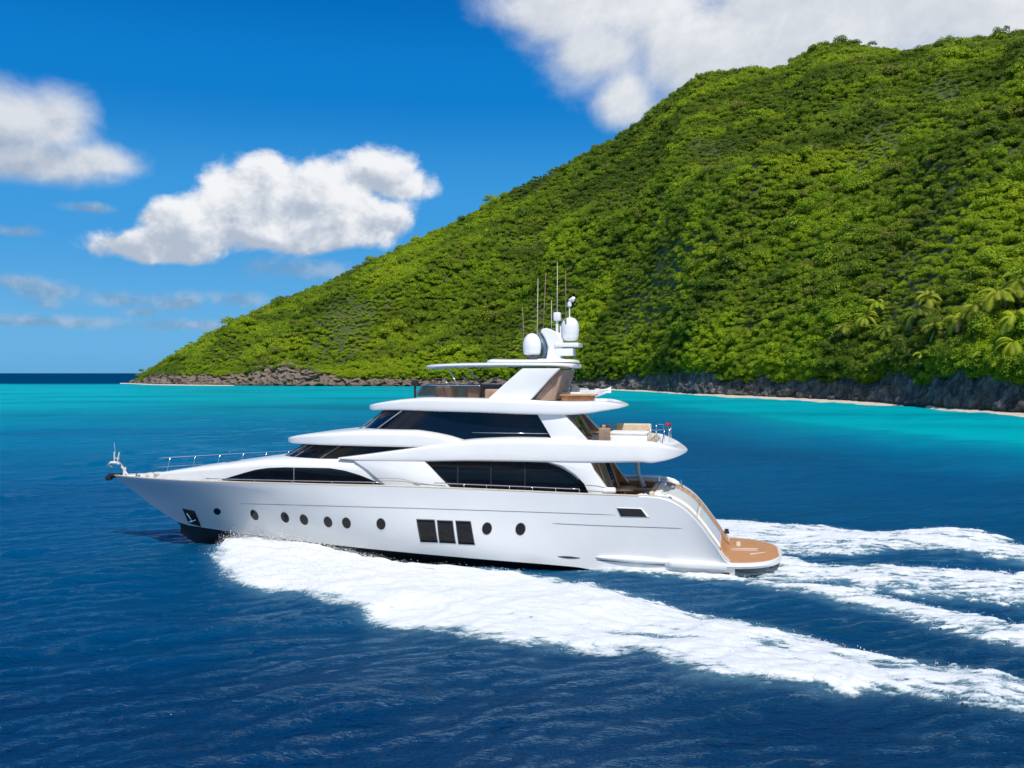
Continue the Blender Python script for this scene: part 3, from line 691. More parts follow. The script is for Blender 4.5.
# ---- cockpit: wooden bulkhead, bulwark lining, transom
x, z = P(600, 464, 2.5)
bm = bmesh.new(); xw, zw = P(591, 463, 2.6); xw2, zw2 = P(611, 496, 2.6)
for (x_, z_, xx, zz) in ((xw, zw + .2, xw2, 2.38),):
    V = [(x_, 2.6, z_), (x_, -2.6, z_), (xx, -2.6, zz), (xx, 2.6, zz)]; a = [bm.verts.new(v) for v in V]; b = [bm.verts.new((v[0] + .1, v[1], v[2])) for v in V]
    bm.faces.new(a); bm.faces.new(b[::-1])
    for k in range(4): bm.faces.new((a[k], b[k], b[(k + 1) % 4], a[(k + 1) % 4]))
sb = put('saloon_bulkhead', bm_mesh(bm, 'sb'), M['wood'], yacht, smooth=False)
def rp2(name, y0, y1, f0, f1, mat, off):
    bm = bmesh.new(); V = []
    for f, y in ((f0, y1), (f0, y0), (f1, y0), (f1, y1)): V.append((xw + (xw2 - xw) * f - off, y, zw + .2 + (2.38 - zw - .2) * f))
    V += [(v[0] + .03, v[1], v[2]) for v in V]; q_ = [bm.verts.new(v) for v in V]; bm.faces.new(q_[:4]); bm.faces.new(q_[4:][::-1])
    for k in range(4): bm.faces.new((q_[k], q_[4 + k], q_[4 + (k + 1) % 4], q_[(k + 1) % 4]))
    put(name, bm_mesh(bm, name), mat, sb, smooth=False)
rp2('sliding_door', .0, 1.5, .15, .97, M['wood'], .04); rp2('sliding_door', -1.6, -.1, .15, .97, M['glass'], .04)
rp2('door_frame', 1.5, 1.66, .1, .98, M['cream'], .055); rp2('door_frame', -.1, 0, .1, .98, M['cream'], .055); rp2('door_frame', -1.8, -1.6, .1, .98, M['cream'], .055)
bm = bmesh.new(); tube(bm, [(x_, -(float(hull_half(x_, 1)) - .12), float(zg(x_)) + .12 - .1 * max(0, (3.2 - x_))) for x_ in np.linspace(2.5, 6.2, 16)], [.04] + [.075] * 14 + [.04], 12)
put('bulwark_bolster', bm_mesh(bm, 'bb'), M['gel'], yacht)
# column under the overhang, starboard
bm = bmesh.new(); tube(bm, [(4.1, -2.75, 2.9), (4.35, -2.75, 3.5), (4.5, -2.75, 4.6)], [.14, .09, .16], 12); put('deck_stanchion', bm_mesh(bm, 'ds'), M['gel'], yacht)
bm = bmesh.new(); tube(bm, [(4.1, 2.75, 2.9), (5.2, 2.72, 3.9), (5.5, 2.7, 4.6)], [.06, .05, .08], 12); 
bm.free()
# wooden bulwark linings
for s in (1, -1):
    V = []
    for x in np.linspace(3.2, 5.9, 20):
        y = float(hull_half(x, 1.0)) - float(np.interp(x, [0, 3.2, 4.2, 30.3], [.8, .70, .16, .12])) - .015
        V += [(x, s * y, 2.39), (x, s * y, float(zg(x)) - .06)]
    put('bulwark_lining', mesh_np('bl', V, grid_faces(20, 2)), M['wood'], yacht)
# transom slope
def slope_z(x): return float(zg(x)) - float(np.interp(x, [0, 2.9, 3.3], [.03, .04, .05]))
def slope_patch(name, x0, x1, y0, y1, off, mat, parent=None, n=24, th=.04):
    V = []
    for x in np.linspace(x0, x1, n):
        dz = (slope_z(x + .02) - slope_z(x - .02)) / .04; l_ = math.hypot(1, dz)
        for y in np.linspace(y0, y1, 6): V.append((x - off * dz / l_, y, slope_z(x) + off / l_))
    o = put(name, mesh_np(name, V, grid_faces(n, 6)), mat, parent or yacht); md = o.modifiers.new('s', 'SOLIDIFY'); md.thickness = th; md.offset = -1 if False else 0
    return o
slope = slope_patch('transom', 0.0, 3.25, -2.75, 2.75, 0, M['gel'])
gd = slope_patch('garage_door', .62, 1.50, -1.5, 2.28, .05, M['gel']); slope_patch('garage_door', 1.56, 2.75, -1.5, 2.28, .05, M['gel'])
slope_patch('door_seam', .58, 2.8, -1.58, -1.52, .012, M['grey']); slope_patch('door_seam', .58, 2.8, 2.30, 2.42, .03, M['wood']); slope_patch('door_seam', 1.49, 1.57, -1.5, 2.28, .02, M['cream'])
slope_patch('kick_board', .12, .60, -1.5, 2.1, .03, M['teak'])
run = slope_patch('boarding_stairs', .10, 3.0, -2.42, -1.66, .05, M['teak'])
bm = bmesh.new()
for k in range(11):
    x0 = .25 + 2.6 * k / 11; z = slope_z(x0); box(bm, x0 - .012, x0 + .012, -2.40, -1.68, z - .02, z + .105, .0)
put('stair_nosing', bm_mesh(bm, 'sn'), M['cream'], run, smooth=False)
# coaming at head of slope: aft sofa back with grey screen
bm = bmesh.new(); box(bm, 2.95, 3.25, -1.5, 2.2, 2.4, 3.28, .06); put('aft_coaming', bm_mesh(bm, 'ac'), M['gel'], yacht, sharp=35)
# mooring posts (capstan staff) on wing
for (x, y, z, h) in ((2.35, -2.1, 2.72, .62), (2.6, 2.5, 3.05, .12), (3.35, -1.9, 3.2, .35)):
    bm = bmesh.new(); lathe(bm, (x, y, z), [(.12, 0), (.13, .06), (.06, .1), (.05, h * .6), (.035, h)], 14); put('capstan', bm_mesh(bm, 'cp'), M['chrome'], yacht, sharp=40)
bm = bmesh.new(); lathe(bm, (.35, -2.95, .85), [(.12, 0), (.12, .1), (.07, .14), (.11, .2)], 14); put('bollard', bm_mesh(bm, 'bo'), M['dark'], yacht, sharp=40)
# swim platform
def plat_w(x): return float(np.interp(x, [-1.95, -1.9, -1.75, -1.45, -1.0, -.4, .3, 3.2], [0, .9, 1.6, 2.25, 2.72, 3.05, 3.16, 3.20]))
def plat(name, inset, z0, z1, x_front, mat, parent, rnd=True):
    tt = np.linspace(0, 1, 60) ** 2; X = -1.95 + inset + (x_front + 1.95 - inset) * tt
    fw = pchip([-1.95, -1.90, -1.75, -1.45, -1.0, -.4, .3, 3.2], [0, .75, 1.5, 2.2, 2.70, 3.03, 3.16, 3.20])
    Wd = np.clip(np.array([float(fw(x)) for x in (X - inset * .2)]) - inset, 0, None); V = []
    for x, wd in zip(X, Wd):
        h = z1 - z0; V += [(x, wd * .9, z0), (x, wd - min(.06, wd * .3), z0 + h * .1), (x, wd, z0 + h * .5), (x, wd - min(.03, wd * .2), z1 - .01), (x, wd * .95, z1),
                           (x, 0, z1), (x, -wd * .95, z1), (x, -(wd - min(.03, wd * .2)), z1 - .01), (x, -wd, z0 + h * .5), (x, -(wd - min(.06, wd * .3)), z0 + h * .1), (x, -wd * .9, z0), (x, 0, z0)]
    n = len(X); m_ = 12; F = [(i * m_ + j, i * m_ + (j + 1) % m_, (i + 1) * m_ + (j + 1) % m_, (i + 1) * m_ + j) for i in range(n - 1) for j in range(m_)]
    me = mesh_np(name, V, F); bm = bmesh.new(); bm.from_mesh(me)
    return put(name, bm_mesh(bm, name, 1e-4), mat, parent, sharp=30)
pf = plat('swim_platform', 0, .42, .66, .5, M['gel'], yacht)
plat('teak_deck', .17, .60, .674, .55, M['teak'], pf)
bm = bmesh.new(); V = []
for x in np.linspace(.3, 2.95, 24):
    o_ = 3.20 if x < 2.5 else 3.20 - (x - 2.5) * .9
    hy = hull_y(x, .5) - .1; V += [(x, hy, .40), (x, o_ - .04, .42), (x, o_, .52), (x, o_ - .03, .62), (x, hy, .655)]
for s in (1, -1):
    put('platform_wing', mesh_np('pw', [(x, s * y, z) for x, y, z in V], grid_faces(24, 5)), M['gel'], pf, sharp=40)
bm.free()
# passerelle / ladder details let into the teak
bm = bmesh.new()
for (x0, y0, x1, y1) in ((-.95, .1, .15, .35), (-.95, -.25, .15, 0), (-1.25, .5, -.6, 1.1)):
    tube(bm, [(x0, y0, .69), (x1, y1, .69)], .018, 6)
put('ladder_track', bm_mesh(bm, 'lt'), M['vinyl'], pf)
bm = bmesh.new(); box(bm, -.25, -.08, -1.9, -.8, .675, .683); put('deck_hatch', bm_mesh(bm, 'dh'), M['cream'], pf, smooth=False)

# ---- rails
def rail(name, pts, r, stations, post_r, dz, parent=yacht, mat=M['chrome']):
    bm = bmesh.new(); tube(bm, pts, r, 8)
    for p in stations: tube(bm, [(p[0], p[1], p[2]), (p[0] + dz[0], p[1], p[2] - dz[1])], post_r, 6)
    return put(name, bm_mesh(bm, name), mat, parent)
xs = np.linspace(28.2, 20.8, 14); top = []
for x in xs: top.append((x, -(float(hull_half(x, 1)) - .25), float(zg(x)) + .35 + .62 * float(np.interp(x, [20.8, 28.2], [1.15, .75]))))
rail('foredeck_rail', top, .022, top[1::2], .016, (.25, .95))
mid = [(x, y, z - .45) for x, y, z in top[:7]]; rail('foredeck_rail', mid, .014, [], 0, (0, 0))
pt = [(x, float(hull_half(x, 1)) - .16, float(zg(x)) + .16) for x in np.linspace(23.6, 14.8, 24)]
rail('side_rail', pt, .02, pt[2::5], .014, (0, .2))
pt2 = [(x, float(hull_half(x, 1)) - .10, float(zg(x)) + .22) for x in np.linspace(12.4, 6.2, 20)]
rail('side_rail', pt2, .022, pt2[1::3], .016, (0, .22)); rail('side_rail', [(a_, -b_, c_) for a_, b_, c_ in pt2], .022, [(a_, -b_, c_) for a_, b_, c_ in pt2[1::3]], .016, (0, .22))
# ---- foredeck gear: anchor roller, bow staff, windlass, hatches, lockers
bm = bmesh.new(); tube(bm, [(29.7, 0, 3.12), (30.35, 0, 3.08), (30.55, 0, 2.95)], [.12, .13, .07], 10); lathe(bm, (30.4, 0, 2.85), [(.1, 0), (.18, .05), (.18, .2), (.08, .26)], 14)
put('anchor_roller', bm_mesh(bm, 'ar'), M['dark'], yacht, sharp=40)
bm = bmesh.new()
tube(bm, [(29.55, 0, 3.1), (29.5, 0, 3.5), (29.85, 0, 3.72), (30.3, 0, 3.72), (30.45, 0, 3.6), (30.2, 0, 3.5)], [.07, .078, .078, .07, .055, .04], 8)
tube(bm, [(29.9, .07, 3.7), (29.75, .09, 4.25)], .035, 6); tube(bm, [(30.15, -.07, 3.7), (30.15, -.07, 4.25)], .03, 6); tube(bm, [(29.78, .07, 3.95), (30.13, -.05, 3.95)], .025, 6); tube(bm, [(30.05, 0, 4.2), (30.1, 0, 4.75)], .008, 5)
tube(bm, [(29.7, .0, 3.55), (29.35, 0, 3.15)], .04, 6)
put('bow_pulpit', bm_mesh(bm, 'bp'), M['vinyl'], yacht, sharp=40)
for (x, y) in ((28.6, .25), (28.3, -.3)):
    bm = bmesh.new(); lathe(bm, (x, y, 3.0), [(.16, 0), (.17, .12), (.09, .17), (.12, .27), (.05, .33)], 14); put('windlass', bm_mesh(bm, 'wl'), M['chrome'], yacht, sharp=40)
bm = bmesh.new()
for k in range(18):
    x = 29.1 - k * .12; box(bm, x - .05, x + .05, -.05 + random.uniform(-.04, .04), .06, 3.02, 3.08 + random.uniform(0, .05), .01)
put('anchor_chain', bm_mesh(bm, 'ch'), M['dark'], yacht)
bm = bmesh.new(); box(bm, 26.0, 27.3, .62, .98, 3.28, 3.42, .05); box(bm, 27.4, 27.9, .3, .7, 3.15, 3.32, .04); put('deck_locker', bm_mesh(bm, 'dl'), M['cream'], yacht, sharp=40)
for (x0, x1, y0, y1) in ((22.6, 23.6, -.2, .7), (24.8, 25.4, .2, .8)):
    zz = float(np.interp((x0 + x1) / 2, [20.6, 22, 23.5, 25.2, 27], [4.32, 4.10, 3.88, 3.62, 3.34])); bm = bmesh.new(); box(bm, x0, x1, y0, y1, zz - .12, zz + .05, .04)
    hh = put('foredeck_hatch', bm_mesh(bm, 'fh'), M['smoke'] if x0 < 23 else M['taupe'], yacht, sharp=40)
for x in (26.6, 24.0, 22.5):
    bm = bmesh.new(); y = float(hull_half(x, 1)) - .3; z = float(zg(x)) - .1; tube(bm, [(x - .2, y, z + .12), (x + .2, y, z + .12)], .03, 6); tube(bm, [(x, y, z), (x, y, z + .12)], .04, 6)
    put('mooring_cleat', bm_mesh(bm, 'cl'), M['chrome'], yacht)

# ---- loose things standing on the yacht
def thing(name, label, cat, x, y, z, group=None):
    o = bpy.data.objects.new(name, None); COL.objects.link(o); o.matrix_world = YM @ Matrix.Translation((x, y, z)); return tag(o, label, cat, group)
def boxes(name, par, mat, lst, bev=.04, **kw):
    bm = bmesh.new()
    for b_ in lst: box(bm, *b_, bev)
    return put(name, bm_mesh(bm, name), mat, par, sharp=40, **kw)
DZ = 5.03
t = thing('sun_lounge', 'long white sofa with beige seat pad on the upper aft deck', 'sofa', 4.3, .3, DZ)
boxes('base', t, M['gel'], [(-.8, .9, .2, 1.6, 0, .55)], .06); boxes('cushion', t, M['vinyl'], [(-.75, .85, .25, 1.55, .55, .70)], .06); boxes('backrest', t, M['beige'], [(-.7, .9, -1.3, -.9, .1, .92), (-.75, .8, -.9, 0, .0, .5)], .08)
t = thing('bolster_cushion', 'round tan bolster at the aft end of the upper deck sofa', 'cushion', 3.3, 1.5, DZ + .42)
bm = bmesh.new(); tube(bm, [(0, -.45, 0), (0, -.4, 0), (0, .4, 0), (0, .45, 0)], [.12, .2, .2, .12], 16); put('cover', bm_mesh(bm, 'bc'), M['beige'], t, sharp=50)
t = thing('dining_table', 'small varnished table behind the sky lounge doors on the upper deck', 'table', 5.65, .9, DZ)
boxes('table_top', t, M['teak'], [(-.45, .45, -.6, .6, .62, .68)], .015); boxes('leg', t, M['chrome'], [(-.07, .07, -.07, .07, 0, .62)], .01)
def chair(label, x, y, rz, col='taupe', group='chairs at the upper deck table'):
    t = thing('deck_chair', label, 'chair', x, y, DZ, group); t.matrix_world = YM @ Matrix.Translation((x, y, DZ)) @ Matrix.Rotation(rz, 4, 'Z')
    boxes('seat', t, M[col], [(-.24, .24, -.24, .24, .38, .48)], .03); boxes('backrest', t, M[col], [(-.26, -.19, -.24, .24, .45, .88)], .03)
    for a_ in (-.2, .2):
        for b_ in (-.2, .2): boxes('leg', t, M['wood'], [(a_ - .02, a_ + .02, b_ - .02, b_ + .02, 0, .38)], .005)
chair('dark chair beside the sky lounge door on the upper deck', 6.15, 1.7, math.pi, 'dark'); chair('tan chair between the upper deck table and the white sofa', 5.3, 1.9, -math.pi / 2, 'taupe'); chair('wooden chair on the far side of the upper deck table', 5.6, -.3, math.pi / 2, 'wood')
t = thing('ice_bucket', 'steel ice bucket standing on the upper deck table', 'bucket', 5.5, 1.15, DZ + .68); bm = bmesh.new(); lathe(bm, (0, 0, 0), [(.09, 0), (.12, .26), (.13, .28)], 16); put('bucket_body', bm_mesh(bm, 'ib'), M['chrome'], t)
# aft rail with ensign
ar = []
for k in range(15):
    ph = math.pi * (k / 14 - .5); ar.append((3.5 - .8 * math.cos(ph), 2.35 * math.sin(ph), 5.85))
o = rail('aft_deck_rail', ar, .018, ar[::2], .014, (0, .55))
bm = bmesh.new(); tube(bm, [(3.0, .9, 5.2), (2.85, .9, 6.25)], .018, 6); put('flag_staff', bm_mesh(bm, 'fs'), M['navy'], yacht)
t = thing('ensign', 'small red flag on the staff at the upper deck stern', 'flag', 2.85, .9, 6.0)
V = [(-.22 * u_, .04 * math.sin(u_ * 7 + v_), -.05 + .12 * v_) for v_ in np.linspace(0, 1, 5) for u_ in np.linspace(0, 1, 9)]
o = put('flag_cloth', mesh_np('fc', V, grid_faces(5, 9)), M['red'], t); md = o.modifiers.new('s', 'SOLIDIFY'); md.thickness = .008
# flybridge deck: bar, grill, tender
FZ = 7.0
t = thing('bar_counter', 'wooden bar counter on the flybridge behind the arch', 'counter', 6.6, .9, FZ)
boxes('counter_body', t, M['wood'], [(-.7, .7, -.3, .3, 0, .22)], .02); boxes('counter_top', t, M['teak'], [(-.8, .75, -.4, .45, .22, .27)], .01)
t = thing('barbecue_grill', 'grey lidded grill beside the flybridge bar counter', 'grill', 7.0, -.3, FZ)
boxes('grill_base', t, M['gel'], [(-.3, .5, -.3, .3, 0, .35)], .03); bm = bmesh.new(); tube(bm, [(-.05, -.25, .42), (-.05, .25, .42)], .2, 16); put('grill_lid', bm_mesh(bm, 'gl'), M['grey'], t, sharp=40)
t = thing('tender_boat', 'small white dinghy with pointed bow stowed on the flybridge aft deck', 'dinghy', 6.5, -.9, FZ)
bm = bmesh.new(); R = []
for k in range(16):
    s_ = k / 15; x = .7 - 1.8 * s_; wd = .45 * (1 - max(0, (s_ - .45) / .55) ** 2.2); zt1 = .42 + .02 * s_ ** 2; zb1 = .02 + .75 * max(0, s_ - .35) ** 1.6
    R.append([bm.verts.new(v) for v in ((x, 0, zb1), (x, wd * .6, zb1 + .04), (x, wd * .95, zb1 + .2), (x, wd, zt1), (x, wd * .82, zt1 + .02), (x, wd * .7, zt1 - .12), (x, 0, zt1 - .14), (x, -wd * .7, zt1 - .12), (x, -wd * .82, zt1 + .02), (x, -wd, zt1), (x, -wd * .95, zb1 + .2), (x, -wd * .6, zb1 + .04))])
for a, b in zip(R, R[1:]):
    for k in range(12): bm.faces.new((a[k], a[(k + 1) % 12], b[(k + 1) % 12], b[k]))
bm.faces.new(R[0]); bm.faces.new(R[-1][::-1]); put('dinghy_hull', bm_mesh(bm, 'dh', 1e-3), M['gel'], t, sharp=40)
boxes('console', t, M['dark'], [(-.35, -.1, -.2, .2, .35, .68)], .04)
# cockpit sofa, table, life ring box
CZ = 2.38
t = thing('cockpit_sofa', 'cream curved sofa against the transom in the aft cockpit', 'sofa', 3.5, 0, CZ)
boxes('base', t, M['wood'], [(-.2, .45, -1.6, 2.0, 0, .35)], .03); boxes('cushion', t, M['beige'], [(-.15, .45, -1.55, 1.95, .35, .5)], .05); boxes('backrest', t, M['beige'], [(-.22, -.02, -1.55, 1.95, .5, .88)], .06)
t = thing('cockpit_table', 'varnished wooden table in the aft cockpit below the upper deck', 'table', 4.7, -.4, CZ)
boxes('table_top', t, M['wood'], [(-.4, .4, -.9, .9, .66, .72)], .02); boxes('leg', t, M['chrome'], [(-.06, .06, -.06, .06, 0, .66)], .01)
t = thing('side_bench', 'long wooden bench along the far bulwark of the cockpit', 'bench', 4.6, -2.35, CZ)
boxes('seat', t, M['wood'], [(-1.1, 1.0, -.3, .35, 0, .42)], .03); boxes('cushion', t, M['beige'], [(-1.05, .95, -.28, .3, .42, .5)], .04)
t = thing('fender_roll', 'white rolled fender lying on the cockpit rail near the house wing', 'fender', 5.0, 2.95, 3.30)
bm = bmesh.new(); tube(bm, [(-.28, 0, .1), (-.24, 0, .1), (.24, 0, .1), (.28, 0, .1)], [.05, .13, .13, .05], 14); put('fender_body', bm_mesh(bm, 'fb'), M['gel'], t, sharp=60)
t = thing('deck_towels', 'crumpled white towels on the corner of the cockpit near the transom', 'towels', 3.7, 2.3, 3.0)
V = []; n_ = 22
for i in range(n_):
    for j in range(n_):
        u_, v_ = i / (n_ - 1) - .5, j / (n_ - 1) - .5; V.append((u_ * .9, v_ * .8, .16 + .14 * float(perlin(np.array([u_ * 7.]), np.array([v_ * 7.]))[0]) - 1.0 * (u_ * u_ + v_ * v_)))
o = put('towel_cloth', mesh_np('tc', V, grid_faces(n_, n_)), M['vinyl'], t); md = o.modifiers.new('s', 'SOLIDIFY'); md.thickness = .03

# ------------------------------------------------------------------ sea
WX = lambda px, py, z=0.0: ((px - CX) * (CH - z) / (py - HY), FX * (CH - z) / (py - HY))     # photo outline -> real place on the water
def poly_sd(X, Y, poly):
    """signed distance (+ inside) in metres to a polygon on the water"""
    d = np.full(X.shape, 1e9); ins = np.zeros(X.shape, bool); n = len(poly)
    for i in range(n):
        ax, ay = poly[i]; bx, by = poly[(i + 1) % n]; ex, ey = bx - ax, by - ay; wx, wy = X - ax, Y - ay
        t = np.clip((wx * ex + wy * ey) / (ex * ex + ey * ey + 1e-9), 0, 1); d = np.minimum(d, np.hypot(wx - ex * t, wy - ey * t))
        c = (ay > Y) != (by > Y)
        with np.errstate(divide='ignore', invalid='ignore'): ins ^= c & (X < (bx - ax) * (Y - ay) / (by - ay + 1e-12) + ax)
    return np.where(ins, d, -d)
BANDS = [  # outline in the photo, edge softness (m), strength
    ([(205, 547), (207, 565), (214, 577), (232, 586), (262, 594), (300, 600), (345, 608), (365, 620), (400, 628), (440, 633), (480, 640), (520, 650), (560, 652), (600, 657), (640, 655), (662, 668), (690, 684), (740, 690), (800, 694), (860, 699), (905, 700), (960, 714), (1024, 727), (1130, 752), (1300, 800),
      (1300, 760), (1130, 712), (1024, 686), (960, 668), (900, 655), (850, 644), (800, 633), (740, 618), (690, 607), (640, 596), (600, 588), (560, 578), (520, 571), (470, 566), (400, 560), (300, 548), (240, 538)], 1.0, 1.0),
    ([(560, 573), (620, 578), (680, 582), (740, 586), (790, 596), (840, 607), (900, 622), (960, 640), (1024, 660), (1130, 690), (1250, 725), (1250, 670), (1130, 645), (1024, 628), (960, 612), (900, 600), (850, 592), (800, 585), (770, 579), (700, 572), (640, 570)], .9, .95),
    ([(690, 580), (770, 584), (830, 590), (900, 600), (970, 606), (1024, 612), (1150, 626), (1150, 596), (1024, 584), (960, 578), (900, 574), (850, 573), (800, 571), (760, 560), (720, 565)], 1.0, .84),
    ([(735, 572), (800, 578), (870, 583), (940, 588), (1024, 597), (1150, 612), (1150, 584), (1024, 575), (950, 570), (880, 567), (820, 566), (785, 556), (760, 550)], .9, .92),
    ([(715, 545), (760, 553), (800, 556), (860, 558), (900, 552), (960, 556), (1024, 566), (1150, 580), (1150, 560), (1024, 545), (985, 534), (930, 530), (880, 533), (840, 527), (790, 524), (735, 520), (700, 520), (640, 525)], 1.2, .9),
]
def run_on(pl_):
    """carry a wake band on past the frame"""
    y_ = [p for p in pl_ if p[0] == 1024]
    return [p if p[0] <= 1024 else (1024 + (p[0] - 1024) * 2.4, (y_[0] if k < len(pl_) / 2 + 1 and p[1] > sum(q_[1] for q_ in y_) / 2 + 8 else min(y_, key=lambda q_: abs(q_[1] - p[1])))[1] + (p[1] - min(y_, key=lambda q_: abs(q_[1] - p[1]))[1]) * 2.4) for k, p in enumerate(pl_) if p[0] <= 1150]
BANDS = [BANDS[0]] + [(run_on(b_[0]), b_[1], b_[2]) for b_ in BANDS[1:]]
BW = [([WX(a_, b_) for a_, b_ in pl_], sf, stg) for pl_, sf, stg in BANDS]
def flow(X, Y):
    """coordinates along / across the boat's track"""
    return -(X - OX) * cT + (Y - OY) * sT, -(X - OX) * sT - (Y - OY) * cT
def wake(X, Y):
    """foam density 0..1 and its smooth height"""
    D = np.zeros(X.shape); Hh = np.zeros(X.shape)
    m_ = (X > -20) & (X < 52) & (Y > 15) & (Y < 62)
    x, y = X[m_], Y[m_]; d_ = np.zeros(x.shape); h_ = np.zeros(x.shape)
    u_, v_ = flow(x, y)
    wob = .35 * fbm(u_ * .35, v_ * .6, o=3)
    for pl_, sf, stg in BW:
        sd = poly_sd(x + wob * .3, y + wob, pl_); sd = sd - .45 * sf; k = np.clip(.5 + sd / (2 * sf), 0, 1); k = k * k * (3 - 2 * k); d_ = np.maximum(d_, k * stg)
        q = np.clip(.3 + sd / 3.2, 0, 1); h_ = np.maximum(h_, q * q * (3 - 2 * q) * stg)
    ahead = np.exp(-((u_ - 19) / 7.5) ** 2); h_ = h_ * (.16 + .24 * ahead)
    D[m_] = d_; Hh[m_] = h_
    return D, Hh
_wv = []
for k in range(46):
    lam = 0.55 * 1.085 ** k if k < 40 else 14 + 3 * (k - 40); th = math.radians(rng.normal(-68, 26)); _wv.append((2 * math.pi / lam, th, rng.uniform(0, 6.28), .0085 * lam ** .80))
def waves(X, Y):
    z = np.zeros(X.shape); att = np.clip(1.15 - Y / 420, .25, 1); u_ = .9 * perlin(X * .07, Y * .07); 
    gust = .75 + .5 * perlin(X * .035 + 5, Y * .05)
    for kk, th, ph, a_ in _wv:
        z += a_ * np.sin(kk * (X * math.cos(th) + Y * math.sin(th)) + ph + u_ * kk * .6) 
    return z * att * gust * .70
# graded grid: fine near the camera and the boat, coarse to the horizon
yl = [9.0]
while yl[-1] < 30000: yl.append(yl[-1] + max(.10, (yl[-1] / 70) ** 1.5 * .35 if yl[-1] > 30 else .10))
yl = np.array(yl)
xh = [0.0]
while xh[-1] < 26000: xh.append(xh[-1] + (.16 if xh[-1] < 30 else .16 * 1.035 ** (len(xh) - 188)))
xh = np.array(xh); xl = np.concatenate([-xh[:0:-1], xh]) + 2.0
GX, GY = np.meshgrid(xl, yl)
near = (GY < 500) & (np.abs(GX) < 500)
GZ = np.zeros(GX.shape); GZ[near] = waves(GX[near], GY[near])
Dn, Hn = wake(GX, GY); GZ += Hn
# shore: right-hand bay in azimuth columns seen from the anchorage
SHpx = [-400, 100, 128, 150, 200, 260, 330, 400, 500, 600, 640, 700, 760, 820, 880, 940, 1024, 1200, 1500]
SHpy = [383.6, 383.6, 383.8, 384.6, 385.4, 385.8, 386.2, 386.4, 387.2, 389.6, 391.2, 395.0, 397.8, 401.0, 404.4, 409.1, 415.2, 424.6, 434.5]
_shp = pchip(SHpx, SHpy); shoreD = lambda px: FX * CH / (_shp(px) - HY)
# depth of water (0 shallow sand .. 1 deep) as a field on the water plane
cpx = [-200, 0, 150, 300, 420, 560, 640, 700, 800, 900, 1024, 1300]
def water_col(X, Y):
    px = np.clip(CX + FX * X / Y, -300, 1500); py = HY + FX * CH / Y
    wob = 3.0 * fbm(X * .010, Y * .006, o=3) + 1.2 * fbm(X * .05, Y * .02, o=2)
    e1 = np.interp(px, cpx, [404, 404, 400, 398, 396, 395, 400, 408, 421, 432, 443, 460])     # edge of pale sand
    wd = np.interp(px, cpx, [84, 84, 80, 74, 66, 48, 40, 36, 36, 40, 46, 58])
    s_ = np.clip((py - e1 + wob * np.clip((py - 380) / 30, 0, 1.6)) / wd, 0, 1)
    far = 1 - np.clip((py - 383.2 + .8 * perlin(X * .004, Y * .002)) / 1.6, 0, 1)               # open sea beyond the reef
    deep2 = np.clip((py - 470) / 230, 0, 1)
    return s_ ** .75, far, deep2
shal, far, deep2 = water_col(GX, GY)
V = np.stack([GX, GY, GZ], -1).reshape(-1, 3); sea_me = mesh_np('sea', V, grid_faces(len(yl), len(xl)))
for nm_, arr in (('deepness', shal), ('offshore', far), ('nearness', deep2), ('foam', Dn)):
    at = sea_me.attributes.new(nm_, 'FLOAT', 'POINT'); at.data.foreach_set('value', arr.astype(np.float32).ravel())
